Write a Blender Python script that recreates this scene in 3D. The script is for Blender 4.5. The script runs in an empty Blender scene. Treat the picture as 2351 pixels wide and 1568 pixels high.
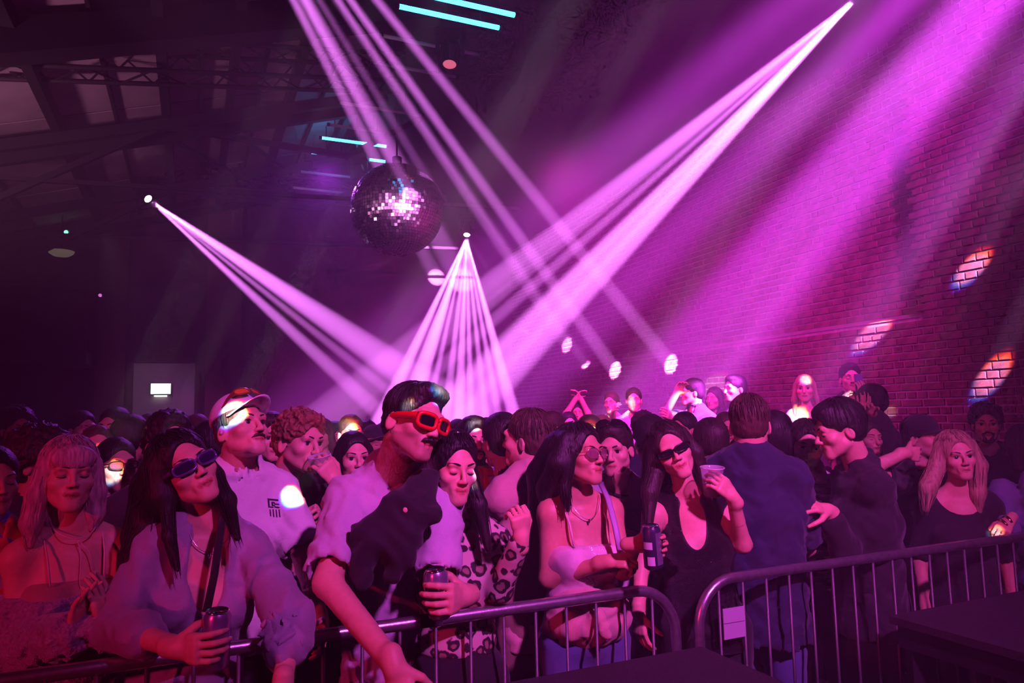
import bpy, bmesh, math, random, time
import numpy as np
from mathutils import Vector, Matrix, Quaternion
T0 = time.time()
random.seed(7); RNG = np.random.default_rng(11)
scene = bpy.context.scene
COL = scene.collection
W, H, FPX = 2351.0, 1568.0, 1650.0

# ------------------------------------------------------------------ camera
CAM = np.array([0.0, 0.0, 1.80])
_p = math.atan((955 - 784) / FPX); _r = math.radians(1.3)
Fv = np.array([0, math.cos(_p), math.sin(_p)])
_R0 = np.array([1.0, 0, 0]); _U0 = np.array([0, -math.sin(_p), math.cos(_p)])
Rv = _R0 * math.cos(_r) - _U0 * math.sin(_r)
Uv = _U0 * math.cos(_r) + _R0 * math.sin(_r)
cam_d = bpy.data.cameras.new('camera'); cam_o = bpy.data.objects.new('camera', cam_d); COL.objects.link(cam_o)
cam_d.sensor_width = 36.0; cam_d.lens = 36.0 * FPX / W; cam_d.clip_start = 0.05; cam_d.clip_end = 200
cam_o.matrix_world = Matrix(((Rv[0], Uv[0], -Fv[0], CAM[0]), (Rv[1], Uv[1], -Fv[1], CAM[1]), (Rv[2], Uv[2], -Fv[2], CAM[2]), (0, 0, 0, 1)))
scene.camera = cam_o

def P(px, py, Y):
    """real place of a point seen at pixel (px,py) that lies Y metres in front of the camera"""
    d = Fv + Rv * ((px - W / 2) / FPX) - Uv * ((py - H / 2) / FPX)
    return CAM + d * (Y / d[1])

def proj(p):
    q = np.asarray(p, float) - CAM
    z = q @ Fv
    return W / 2 + FPX * (q @ Rv) / z, H / 2 - FPX * (q @ Uv) / z

# ------------------------------------------------------------------ view, world haze
vs = scene.view_settings
vs.view_transform = 'Standard'; vs.look = 'None'; vs.exposure = 0.0; vs.gamma = 1.0; vs.use_curve_mapping = False
cy = scene.cycles
cy.use_denoising = True; cy.use_light_tree = True
try: cy.denoiser = 'OPENIMAGEDENOISE'
except Exception: pass
cy.max_bounces = 2; cy.diffuse_bounces = 1; cy.glossy_bounces = 2; cy.transmission_bounces = 4; cy.volume_bounces = 0
cy.transparent_max_bounces = 6; cy.caustics_reflective = False; cy.caustics_refractive = False
cy.use_adaptive_sampling = True; cy.adaptive_threshold = 0.08; cy.adaptive_min_samples = 12
cy.sample_clamp_indirect = 4.0; cy.sample_clamp_direct = 0.0

HAZE = 0.023
wd = bpy.data.worlds.new('hall_air'); scene.world = wd; wd.use_nodes = True
nt = wd.node_tree; nt.nodes.clear()
wo = nt.nodes.new('ShaderNodeOutputWorld')
wb = nt.nodes.new('ShaderNodeBackground'); wb.inputs[0].default_value = (0, 0, 0, 1); wb.inputs[1].default_value = 0
wv = nt.nodes.new('ShaderNodeVolumeScatter'); wv.inputs['Density'].default_value = HAZE; wv.inputs['Anisotropy'].default_value = 0.0
wv.inputs['Color'].default_value = (0.9, 0.9, 0.9, 1)
nt.links.new(wb.outputs[0], wo.inputs['Surface']); nt.links.new(wv.outputs[0], wo.inputs['Volume'])

# ------------------------------------------------------------------ lights
def look_rot(src, dst):
    d = Vector(dst) - Vector(src)
    return d.to_track_quat('-Z', 'Y')

def spot(name, src, dst, power, color, cone=40, blend=0.4, size=0.05):
    l = bpy.data.lights.new(name, 'SPOT'); o = bpy.data.objects.new(name, l); COL.objects.link(o)
    o.location = src; o.rotation_mode = 'QUATERNION'; o.rotation_quaternion = look_rot(src, dst)
    l.energy = power; l.color = color; l.spot_size = math.radians(cone); l.spot_blend = blend; l.shadow_soft_size = size
    return o

def gobo_spot(name, src, beams, power, color, size=0.03, chroma=0.0, wobble=0.0, base=0.0, wscale=60.0):
    """one moving-head lamp whose gobo plate has one hole per beam. beams: (target point, hole radius in m at the target, edge softness 0..1, strength)"""
    src = np.asarray(src, float)
    dirs = [np.asarray(b[0], float) - src for b in beams]
    un = [d / np.linalg.norm(d) for d in dirs]
    ax = np.mean(un, axis=0); ax /= np.linalg.norm(ax)
    mx = max(math.acos(max(-1, min(1, u @ ax))) + b[1] / np.linalg.norm(d) for u, d, b in zip(un, dirs, beams))
    o = spot(name, src, src + ax, power, color, cone=min(170, 2 * math.degrees(mx) * 1.08 + 1.0), blend=0.02, size=size)
    l = o.data; l.use_nodes = True; nt = l.node_tree; nt.nodes.clear()
    N = nt.nodes.new; L = nt.links.new
    out = N('ShaderNodeOutputLight'); em = N('ShaderNodeEmission'); L(em.outputs[0], out.inputs[0])
    tc = N('ShaderNodeTexCoord'); sx = N('ShaderNodeSeparateXYZ'); L(tc.outputs['Normal'], sx.inputs[0])
    dx = N('ShaderNodeMath'); dx.operation = 'DIVIDE'; L(sx.outputs[0], dx.inputs[0]); L(sx.outputs[2], dx.inputs[1])
    dy = N('ShaderNodeMath'); dy.operation = 'DIVIDE'; L(sx.outputs[1], dy.inputs[0]); L(sx.outputs[2], dy.inputs[1])
    cb = N('ShaderNodeCombineXYZ'); L(dx.outputs[0], cb.inputs[0]); L(dy.outputs[0], cb.inputs[1])
    uv = cb.outputs[0]
    if wobble > 0:
        no = N('ShaderNodeTexNoise'); no.inputs['Scale'].default_value = wscale; no.inputs['Detail'].default_value = 1.0
        L(uv, no.inputs['Vector'])
        ms = N('ShaderNodeVectorMath'); ms.operation = 'MULTIPLY_ADD'; L(no.outputs['Color'], ms.inputs[0])
        ms.inputs[1].default_value = (wobble, wobble, 0); ms.inputs[2].default_value = (-wobble / 2, -wobble / 2, 0)
        ad = N('ShaderNodeVectorMath'); ad.operation = 'ADD'; L(uv, ad.inputs[0]); L(ms.outputs[0], ad.inputs[1])
        uv = ad.outputs[0]
    q = o.rotation_quaternion.inverted()
    chans = []
    offs = [(0, 0)] if chroma == 0 else [(-chroma, -chroma * 0.9), (0, 0), (chroma, chroma * 0.9)]
    for ox, oy in offs:
        acc = None
        for (tgt, rad, soft, st), d in zip(beams, dirs):
            v = q @ Vector(d)
            u0, v0 = v.x / v.z, v.y / v.z
            rr = rad / abs(v.z)
            ds = N('ShaderNodeVectorMath'); ds.operation = 'DISTANCE'; L(uv, ds.inputs[0]); ds.inputs[1].default_value = (u0 + ox * rr, v0 + oy * rr, 0)
            mr = N('ShaderNodeMapRange'); mr.interpolation_type = 'SMOOTHSTEP'
            L(ds.outputs['Value'], mr.inputs['Value'])
            mr.inputs['From Min'].default_value = rr * (1 - soft); mr.inputs['From Max'].default_value = rr * (1 + 0.25 * soft)
            mr.inputs['To Min'].default_value = st; mr.inputs['To Max'].default_value = 0.0
            if acc is None: acc = mr.outputs[0]
            else:
                a = N('ShaderNodeMath'); a.operation = 'ADD'; L(acc, a.inputs[0]); L(mr.outputs[0], a.inputs[1]); acc = a.outputs[0]
        if base > 0:
            a = N('ShaderNodeMath'); a.operation = 'ADD'; L(acc, a.inputs[0]); a.inputs[1].default_value = base; acc = a.outputs[0]
        chans.append(acc)
    if len(chans) == 1:
        L(chans[0], em.inputs['Strength']); em.inputs['Color'].default_value = (1, 1, 1, 1)
    else:
        cc = N('ShaderNodeCombineColor')
        for i in range(3): L(chans[i], cc.inputs[i])
        L(cc.outputs[0], em.inputs['Color']); em.inputs['Strength'].default_value = 1.0
    return o
# ------------------------------------------------------------------ hall axes: s runs down the hall, c across it
Lx = np.array([-0.407, 0.914, 0.0]); Lx /= np.linalg.norm(Lx)
Cx = np.array([Lx[1], -Lx[0], 0.0])
def SC(s, c, z=0.0): return Lx * s + Cx * c + np.array([0, 0, z])
HALL_ROT = math.atan2(Cx[1], Cx[0])
C_RIGHT, S_END, C_LEFT, S_NEAR = 6.45, 14.45, -9.5, -6.0
def roof_z(c):
    RC = 2.5
    return 5.98 + (min(c, RC) - 0.0) * 0.30 - max(0.0, c - RC) * 0.30

PURPLE = (0.62, 0.10, 1.0); MAG = (1.0, 0.06, 0.62); VIO = (0.70, 0.13, 1.0)
BEAM = (0.90, 0.20, 1.0)

F1 = P(347, 462, 11.0); F2 = P(1071, 547, 13.0); F3 = P(1962, 0, 6.5); F4 = P(340, -650, 3.4); F5 = np.array([3.6, 2.6, 5.3])
def on_right_wall(px, py, proud=0.0):
    d = P(px, py, 1.0) - CAM
    t = (C_RIGHT - proud) / (d @ Cx)
    return CAM + d * t
def beam_fan(name, src, beams, power, color, size=0.02):
    for tgt, rad, soft, st in beams:
        d = float(np.linalg.norm(tgt - src))
        o = spot(name, src, tgt, power * st, color, 2 * math.degrees(math.atan(rad * 1.12 / d)), soft, size); o.data.cycles.max_bounces = 0
def beam_lamp(*a, **k):
    o = gobo_spot(*a, **k); o.data.cycles.max_bounces = 0; return o
beam_fan('beam_lamp_back_left', F1, [
    (P(905, 838, 9.5), 0.20, 0.5, 1.0), (P(880, 888, 9.5), 0.07, 0.5, 1.0), (P(868, 945, 9.5), 0.12, 0.5, 1.0)], 3.8e5, BEAM, size=0.02)
beam_fan('beam_lamp_back_centre', F2, [
    (P(862, 985, 11.5), 0.13, 0.5, 1.0), (P(925, 985, 11.5), 0.19, 0.5, 0.8), (P(975, 985, 11.5), 0.07, 0.5, 0.8), (P(1020, 985, 11.5), 0.09, 0.5, 0.7), (P(1052, 985, 11.5), 0.10, 0.5, 0.9),
    (P(1082, 985, 11.5), 0.07, 0.5, 1.0), (P(1117, 985, 11.5), 0.07, 0.5, 0.9), (P(1150, 985, 11.5), 0.07, 0.5, 0.9), (P(1186, 975, 11.5), 0.12, 0.5, 1.0)], 5.0e5, BEAM, size=0.02)
beam_fan('beam_lamp_ceiling_right', F3, [
    (P(1190, 605, 9.0), 0.15, 0.5, 0.8), (P(1160, 668, 9.0), 0.07, 0.5, 1.0), (P(1150, 720, 9.0), 0.08, 0.5, 1.0), (P(1165, 775, 9.0), 0.10, 0.5, 1.0), (P(1235, 765, 9.0), 0.06, 0.5, 1.0), (P(1335, 655, 9.0), 0.23, 0.5, 1.1)], 4.1e5, BEAM, size=0.02)
beam_fan('beam_lamp_ceiling_left', F4, [
    (P(862, 365, 9.0), 0.08, 0.5, 0.9), (P(905, 365, 9.0), 0.13, 0.7, 0.6), (P(1040, 620, 10), 0.10, 0.6, 0.5), (P(1060, 540, 10.0), 0.08, 0.6, 0.35), (P(1200, 640, 10.5), 0.09, 0.6, 0.9),
    (P(1320, 800, 12.0), 0.08, 0.6, 0.7), (on_right_wall(1412, 850, .12), 0.12, 0.4, 1.2), (on_right_wall(1540, 836, .12), 0.12, 0.4, 1.0)], 3.8e5, BEAM, size=0.02)
for b_ in [
    (on_right_wall(2002, 768, .12), 0.11, 0.15, 0.9),
    (on_right_wall(2230, 618, .12), 0.095, 0.15, 0.7), (on_right_wall(2275, 867, .12), 0.10, 0.15, 0.7)]:
    beam_lamp('beam_lamp_side', F5, [b_], 2.6e4, (1.0, 0.40, 1.0), size=0.02, chroma=0.14, wobble=0.004, wscale=150)
for tg_, rr_, so_, st_ in [
    (P(1700, 760, 7.3), 0.26, 1.0, 0.9), (P(1560, 800, 8.0), 0.30, 1.0, 1.0), (P(1400, 700, 6.3), 0.24, 1.0, 0.6), (P(1850, 640, 5.6), 0.15, 1.0, 0.8), (P(1260, 480, 6.0), 0.26, 1.0, 0.40), (P(1980, 760, 5.2), 0.15, 1.0, 0.35), (P(1480, 420, 5.6), 0.15, 1.0, .35)]:
    hl_ = F5 + np.array([0.3, 0.2, 0.4]); o = spot('haze_lamp_side', hl_, tg_, 2.3e5 * st_, (0.80, 0.06, 0.95), 2 * math.degrees(math.atan(1.25 * rr_ / np.linalg.norm(tg_ - hl_))), 1.0, .08); o.data.cycles.max_bounces = 0
# washes from the stage truss behind and above the camera, and from the back truss; added fill spots follow
spot('stage_wash_left', SC(-1.0, -4.2, 2.6), SC(3.4, 1.0, 1.2), 420, (1.0, 0.015, 0.14), 60, 0.8, 0.15)
spot('stage_wash_right', SC(-2.0, 1.2, 4.6), SC(4.1, 2.1, 1.3), 1950, (0.92, 0.10, 0.92), 52, 1.0, 0.12)
spot('back_wash', SC(11.0, 1.8, 5.6), SC(4.0, 0.8, 1.2), 1000, (0.50, 0.05, 1.0), 60, 0.8, 0.2)
spot('added_wall_fill', SC(5.0, 2.6, 3.9), SC(7.5, 6.45, 1.0), 800, (1.0, 0.02, 0.70), 95, 0.9, 0.3)  # added fill without a fixture, brightens the brick wall and nearby haze
for ps_ in (SC(1.5, 3.2, 4.6), SC(0.0, -3.0, 4.4), SC(0.4, 1.2, 2.3), SC(0.6, 4.6, 2.6)):
    o = spot('added_ball_glint_spot', ps_, P(912, 482, 8.5), 2200, (1.0, .30, .90), 9, .5, .06); o.data.cycles.max_bounces = 0  # added spots without fixtures, put in for glints on the mirror ball
spot('added_roof_fill', SC(6.5, -3.5, 3.0), SC(9.6, -0.2, 6.0), 420, (.85, .30, .62), 85, 1.0, .2)  # added fill from below, lifts the roof panes; no fixture there
spot('added_door_fill', SC(11.5, -1.2, 4.6), SC(14.4, -.5, 1.8), 60, (.80, .45, .80), 40, 1.0, .1)  # added fill that lifts the pale door; stands for no known lamp
spot('added_haze_fill', F5 + np.array([.2, -.2, .2]), P(1620, 560, 7.5), 5000, (.85, .03, .85), 56, 1.0, .2)  # added wide spot, fills the air between the streaks with glow
# gobo lamp over the stage: white patches scattered on the crowd
F6 = SC(-1.2, 0.9, 3.9)
for b_ in [
    (P(545, 936, 2.60), .042, .15, .8), (P(676, 1135, 2.78), .045, .15, .6), (P(1020, 884, 2.31), .040, .25, .9), (P(1098, 1086, 2.44), .020, .25, .3), (P(232, 1042, 3.64), .055, .2, 1.0),
    (P(385, 1000, 2.74), .035, .3, .7), (P(757, 1045, 5.0), .110, .15, 1.0), (P(1352, 1002, 4.6), .085, .15, 1.0), (P(262, 1078, 3.24), .045, .3, .6), (P(1432, 925, 7.3), .120, .2, 1.0), (P(1560, 932, 6.5), .110, .2, 1.0),
    (on_right_wall(1642, 885, .12), .150, .2, 1.2), (P(1838, 945, 6.1), .085, .15, 1.0), (P(1852, 868, 6.1), .05, .3, .8), (P(1966, 888, 5.6), .045, .3, .8), (P(1085, 978, 3.7), .040, .3, .5), (P(886, 1022, 2.48), .020, .3, .7),
    (P(2292, 1212, 3.6), .030, .3, .3), (P(1864, 1052, 3.42), .022, .3, .7), (P(2050, 935, 7.0), .06, .3, .5)]:
    beam_lamp('gobo_lamp_stage', F6, [b_], 1.1e4, (1.0, .82, .95), size=.01, chroma=.16, wobble=.003, wscale=180)

# ------------------------------------------------------------------ materials
MATS = {}
def mat(name, color, rough=0.6, metal=0.0, noise=0.0, nscale=20.0, bump=0.0, bscale=None, attr=False, spec=0.5, sheen=0.0, emis=None, stretch=None, subs=0.0, alpha=None, trans=0.0):
    if name in MATS: return MATS[name]
    m = bpy.data.materials.new(name); m.use_nodes = True; nt = m.node_tree
    b = nt.nodes['Principled BSDF']; N = nt.nodes.new; L = nt.links.new
    b.inputs['Roughness'].default_value = rough; b.inputs['Metallic'].default_value = metal
    b.inputs['Specular IOR Level'].default_value = spec
    if trans: b.inputs['Transmission Weight'].default_value = trans; b.inputs['IOR'].default_value = 1.2
    if sheen: b.inputs['Sheen Weight'].default_value = sheen
    if emis:
        b.inputs['Emission Color'].default_value = (*emis[0], 1); b.inputs['Emission Strength'].default_value = emis[1]
        if name not in ('blue_tube_lit', 'sign_panel_lit'): m.cycles.emission_sampling = 'NONE'
    col = None
    rgb = (*color, 1)
    tc = N('ShaderNodeTexCoord'); vec = tc.outputs['Object']
    if stretch:
        mp = N('ShaderNodeMapping'); mp.inputs['Scale'].default_value = stretch; L(vec, mp.inputs['Vector']); vec = mp.outputs[0]
    if noise > 0:
        no = N('ShaderNodeTexNoise'); no.inputs['Scale'].default_value = nscale; no.inputs['Detail'].default_value = 4; L(vec, no.inputs['Vector'])
        mr = N('ShaderNodeMapRange'); L(no.outputs['Fac'], mr.inputs['Value']); mr.inputs['From Min'].default_value = 0.3; mr.inputs['From Max'].default_value = 0.7
        mr.inputs['To Min'].default_value = 1 - noise; mr.inputs['To Max'].default_value = 1 + noise
        mx = N('ShaderNodeVectorMath'); mx.operation = 'SCALE'; mx.inputs[0].default_value = color; L(mr.outputs[0], mx.inputs['Scale']); col = mx.outputs[0]
    if attr:
        at = N('ShaderNodeAttribute'); at.attribute_name = 'tint'
        mm = N('ShaderNodeVectorMath'); mm.operation = 'MULTIPLY'; L(at.outputs['Color'], mm.inputs[0])
        if col is None: mm.inputs[1].default_value = color
        else: L(col, mm.inputs[1])
        col = mm.outputs[0]
    if col is None: b.inputs['Base Color'].default_value = rgb
    else: L(col, b.inputs['Base Color'])
    if bump > 0:
        nb = N('ShaderNodeTexNoise'); nb.inputs['Scale'].default_value = bscale or nscale; nb.inputs['Detail'].default_value = 3; L(vec, nb.inputs['Vector'])
        bp = N('ShaderNodeBump'); bp.inputs['Strength'].default_value = bump; bp.inputs['Distance'].default_value = 0.01; L(nb.outputs['Fac'], bp.inputs['Height']); L(bp.outputs[0], b.inputs['Normal'])
    if alpha is not None: b.inputs['Alpha'].default_value = alpha
    MATS[name] = m
    return m

# ------------------------------------------------------------------ mesh helpers
class MB:
    def __init__(s): s.v = []; s.f = []
    def add(s, v, f):
        n = len(s.v); s.v += [tuple(map(float, p)) for p in v]; s.f += [tuple(i + n for i in q) for q in f]; return s
    def box(s, c, hx, hy, hz, ax=None):
        ax = ax if ax is not None else (np.array([1, 0, 0.]), np.array([0, 1, 0.]), np.array([0, 0, 1.]))
        c = np.asarray(c, float); vs = []
        for i in (-1, 1):
            for j in (-1, 1):
                for k in (-1, 1): vs.append(c + ax[0] * hx * i + ax[1] * hy * j + ax[2] * hz * k)
        return s.add(vs, [(0, 1, 3, 2), (4, 6, 7, 5), (0, 4, 5, 1), (2, 3, 7, 6), (0, 2, 6, 4), (1, 5, 7, 3)])
    def hbox(s, s0, s1, c0, c1, z0, z1):
        return s.box(SC((s0 + s1) / 2, (c0 + c1) / 2, (z0 + z1) / 2), abs(c1 - c0) / 2, abs(s1 - s0) / 2, abs(z1 - z0) / 2, (Cx, Lx, np.array([0, 0, 1.])))
    def bar(s, a, b, w, h=None):
        a = np.asarray(a, float); b = np.asarray(b, float); d = b - a; L = np.linalg.norm(d); d = d / L
        up = np.array([0, 0, 1.]) if abs(d[2]) < 0.95 else np.array([0, 1., 0])
        x = np.cross(d, up); x /= np.linalg.norm(x); y = np.cross(x, d)
        return s.box((a + b) / 2, w / 2, (h or w) / 2, L / 2, (x, y, d))
    def tube(s, pts, r, n=8, cap=True, flat=1.0):
        pts = np.asarray(pts, float); m = len(pts)
        rr = np.full(m, r) if np.isscalar(r) else np.asarray(r, float)
        tan = np.gradient(pts, axis=0); tan /= np.linalg.norm(tan, axis=1)[:, None] + 1e-12
        up = np.array([0, 0, 1.]) if abs(tan[0][2]) < 0.9 else np.array([1., 0, 0])
        x = np.cross(tan[0], up); x /= np.linalg.norm(x); base = len(s.v)
        a = np.arange(n) * 2 * math.pi / n
        for i in range(m):
            x = x - tan[i] * (x @ tan[i]); x /= np.linalg.norm(x); y = np.cross(tan[i], x)
            ring = pts[i] + rr[i] * (np.cos(a)[:, None] * x + flat * np.sin(a)[:, None] * y)
            s.v += [tuple(q) for q in ring]
        for i in range(m - 1):
            for j in range(n):
                k = (j + 1) % n
                s.f.append((base + i * n + j, base + i * n + k, base + (i + 1) * n + k, base + (i + 1) * n + j))
        if cap:
            s.f.append(tuple(base + j for j in range(n))[::-1]); s.f.append(tuple(base + (m - 1) * n + j for j in range(n)))
        return s
    def lathe(s, c, ax, prof, n=24):
        """prof: (distance along axis, radius)"""
        c = np.asarray(c, float); ax = np.asarray(ax, float); ax = ax / np.linalg.norm(ax)
        up = np.array([0, 0, 1.]) if abs(ax[2]) < 0.9 else np.array([1., 0, 0])
        x = np.cross(ax, up); x /= np.linalg.norm(x); y = np.cross(ax, x); base = len(s.v)
        a = np.arange(n) * 2 * math.pi / n
        for h, r in prof:
            s.v += [tuple(q) for q in c + ax * h + r * (np.cos(a)[:, None] * x + np.sin(a)[:, None] * y)]
        for i in range(len(prof) - 1):
            for j in range(n):
                k = (j + 1) % n
                s.f.append((base + i * n + j, base + i * n + k, base + (i + 1) * n + k, base + (i + 1) * n + j))
        return s
    def build(s, name, m, parent=None, smooth=False, loc=None):
        me = bpy.data.meshes.new(name)
        off = np.zeros(3)
        if parent is not None: off = np.array(parent.get('_o', (0, 0, 0)))
        elif loc is not None: off = np.asarray(loc, float)
        vv = np.array(s.v) - off
        me.from_pydata(vv.tolist(), [], s.f); me.update()
        if smooth: me.polygons.foreach_set('use_smooth', [True] * len(me.polygons))
        if m is not None: me.materials.append(m)
        o = bpy.data.objects.new(name, me); COL.objects.link(o)
        if parent is not None: o.parent = parent
        if loc is not None and parent is None: o.location = loc
        if loc is not None or parent is not None:
            o['_o'] = [float(q) for q in off]
        return o

def empty(name, loc):
    o = bpy.data.objects.new(name, None); COL.objects.link(o); o.location = loc; o['_o'] = [float(q) for q in loc]; o.empty_display_size = 0.1
    return o
def tag(o, label=None, cat=None, group=None, kind=None):
    if label: o['label'] = label
    if cat: o['category'] = cat
    if group: o['group'] = group
    if kind: o['kind'] = kind
    return o

M_black = mat('black_paint', (0.012, 0.012, 0.013), 0.5)
M_steel = mat('galvanised_steel', (0.55, 0.55, 0.58), 0.28, 0.9, noise=0.15, nscale=40, bump=0.05, bscale=120)
M_floor = mat('dark_concrete', (0.05, 0.045, 0.045), 0.7, noise=0.3, nscale=3)
M_plaster = mat('old_plaster', (0.10, 0.075, 0.065), 0.9, noise=0.35, nscale=1.5, bump=0.2, bscale=30)
M_mortar = mat('lime_mortar', (0.30, 0.24, 0.22), 0.95, noise=0.25, nscale=25, bump=0.4, bscale=60)
M_brick = mat('red_brick', (0.13, 0.05, 0.045), 0.9, noise=0.45, nscale=9, bump=0.5, bscale=45)
M_iron = mat('dark_iron', (0.010, 0.010, 0.010), 0.7)
M_pane = mat('roof_glass_whitewashed', (0.42, 0.36, 0.34), 0.6, noise=0.2, nscale=2.0)
M_deck = mat('stage_deck_carpet', (0.028, 0.024, 0.025), 0.95, noise=0.4, nscale=150, bump=0.3, bscale=300)
M_white = mat('white_paint', (0.75, 0.74, 0.72), 0.6)

# ------------------------------------------------------------------ room shell
tag(MB().hbox(S_NEAR, S_END + .3, C_LEFT - .3, C_RIGHT + .5, -0.2, 0.0).build('floor', M_floor), kind='structure')
def wall(name, s0, s1, c0, c1, z1, m, z0=0.0):
    return tag(MB().hbox(s0, s1, c0, c1, z0, z1).build(name, m), kind='structure')
wall('wall_back', S_END, S_END + .3, C_LEFT - .3, C_RIGHT + .5, 7.0, M_plaster)
wall('wall_left', S_NEAR, S_END, C_LEFT - .3, C_LEFT, 3.6, M_plaster)
wall('wall_stage', S_NEAR - .3, S_NEAR, C_LEFT - .3, C_RIGHT + .5, 7.0, M_iron)
w_right = wall('wall_right', S_NEAR, S_END, C_RIGHT + 0.012, C_RIGHT + 0.5, 5.7, M_mortar)
# blind recess in the brick wall: the wall proper lies 0.12 further back above the ledge
S_REC, Z_REC, REC = 4.58, 2.66, 0.12

# bricks, english bond
SIZE_ALL = []
BL, BH, G = 0.225, 0.075, 0.011
def brick_rows():
    out = []
    nz = int(5.6 / BH)
    for r in range(2, nz):
        z0 = r * BH
        head = (r % 2 == 1)
        step = BL / 2 if head else BL
        off = BL / 4 if head else 0.0
        s = 2.2 - off
        while s < S_END - 0.02:
            out.append((s + G / 2, min(s + step - G / 2, S_END), z0 + G / 2, z0 + BH - G / 2)); s += step
    return out
# carve: the plinth and pier are proud of the mortar plane by REC
pl = MB(); pl.hbox(S_NEAR, S_END, C_RIGHT - REC + 0.012, C_RIGHT + 0.02, 0.0, Z_REC - 0.005); pl.hbox(S_NEAR, S_REC, C_RIGHT - REC + 0.012, C_RIGHT + 0.02, Z_REC - 0.01, 5.6)
tag(pl.build('pier_and_plinth', M_mortar, w_right))
rows = brick_rows(); rank = []
for i, (s0, s1, z0, z1) in enumerate(rows):
    mid_s, mid_z = (s0 + s1) / 2, (z0 + z1) / 2
    proud = (mid_s < S_REC) or (mid_z < Z_REC)
    c0 = C_RIGHT - (REC if proud else 0.0)
    a = proj(SC(s0, c0, mid_z)); b = proj(SC(s1, c0, mid_z)); h = abs(proj(SC(mid_s, c0, z0))[1] - proj(SC(mid_s, c0, z1))[1])
    cx, cy_ = (a[0] + b[0]) / 2, (a[1] + b[1]) / 2
    vis = 0 < cx < W and 330 < cy_ < 905
    rank.append((-(abs(b[0] - a[0]) * h) if vis else 0, i, c0))
rank.sort()
top = {i for k, i, c0 in rank[:300] if k < 0}
rest = MB(); meshcache = {}
c0map = {i: c0 for k, i, c0 in rank}
for i, (s0, s1, z0, z1) in enumerate(rows):
    c0 = c0map[i] - RNG.uniform(0, 0.008)
    if i in top:
        key = round(s1 - s0, 3)
        if key not in meshcache:
            b = MB(); L2, Hh, e = (s1 - s0) / 2, (z1 - z0) / 2, 0.006
            # face towards the room is -c ; small chamfer
            vs_ = []
            for (dc, ins) in ((0.05, 0), (0.006, 0), (0.0, e)):
                for (a, q) in ((-1, -1), (1, -1), (1, 1), (-1, 1)):
                    vs_.append(Lx * a * (L2 - ins) + Cx * dc + np.array([0, 0, q * (Hh - ins)]))
            fs = [(8, 9, 10, 11)]
            for j in range(4):
                k = (j + 1) % 4; fs += [(4 + j, 4 + k, 8 + k, 8 + j), (j, k, 4 + k, 4 + j)]
            b.add(vs_, fs); me = bpy.data.meshes.new('brick'); me.from_pydata(b.v, [], b.f); me.materials.append(M_brick); meshcache[key] = me
        o = bpy.data.objects.new('brick', meshcache[key]); COL.objects.link(o); o.parent = w_right
        o.location = SC((s0 + s1) / 2, c0, (z0 + z1) / 2)
        o.rotation_euler = (RNG.uniform(-.004, .004), RNG.uniform(-.01, .01), RNG.uniform(-.012, .012))
    else:
        e = 0.006
        vs_ = [SC(s0, c0 + .05, z0), SC(s1, c0 + .05, z0), SC(s1, c0 + .05, z1), SC(s0, c0 + .05, z1), SC(s0 + e, c0, z0 + e), SC(s1 - e, c0, z0 + e), SC(s1 - e, c0, z1 - e), SC(s0 + e, c0, z1 - e)]
        rest.add(vs_, [(4, 5, 6, 7), (0, 1, 5, 4), (1, 2, 6, 5), (2, 3, 7, 6), (3, 0, 4, 7)])
tag(rest.build('brick_courses', M_brick, w_right), kind='stuff')
# sloping weathered ledge course on the plinth top
pr = MB()
pr.add([SC(S_REC, C_RIGHT - REC, Z_REC - .005), SC(S_END, C_RIGHT - REC, Z_REC - .005), SC(S_END, C_RIGHT, Z_REC + .05), SC(S_REC, C_RIGHT, Z_REC + .05)], [(0, 1, 2, 3)])
pr.build('ledge', mat('render_ledge', (0.22, 0.15, 0.13), 0.9, noise=0.2, nscale=8), w_right)

# roof: two slopes of dark boards, glazed strips low on the left slope
rf = MB()
zb = lambda c: roof_z(c)
rf.add([SC(S_NEAR, C_LEFT, zb(C_LEFT)), SC(S_END, C_LEFT, zb(C_LEFT)), SC(S_END, 2.5, zb(2.5)), SC(S_NEAR, 2.5, zb(2.5)), SC(S_END, C_RIGHT + .5, zb(C_RIGHT + .5)), SC(S_NEAR, C_RIGHT + .5, zb(C_RIGHT + .5))],
       [(0, 1, 2, 3), (3, 2, 4, 5)])
roof = tag(rf.build('ceiling', mat('roof_boards', (0.03, 0.026, 0.026), 0.9)), kind='structure')
# ================================================================== figure modelling engine: distance fields turned into smooth meshes
def V(*a): return np.array(a, float)
def unit(v): v = np.asarray(v, float); return v / (np.linalg.norm(v) + 1e-12)
def Rz(d): a = math.radians(d); return np.array([[math.cos(a), -math.sin(a), 0], [math.sin(a), math.cos(a), 0], [0, 0, 1.]])
def Rx(d): a = math.radians(d); return np.array([[1., 0, 0], [0, math.cos(a), -math.sin(a)], [0, math.sin(a), math.cos(a)]])
def Ry(d): a = math.radians(d); return np.array([[math.cos(a), 0, math.sin(a)], [0, 1., 0], [-math.sin(a), 0, math.cos(a)]])

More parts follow.
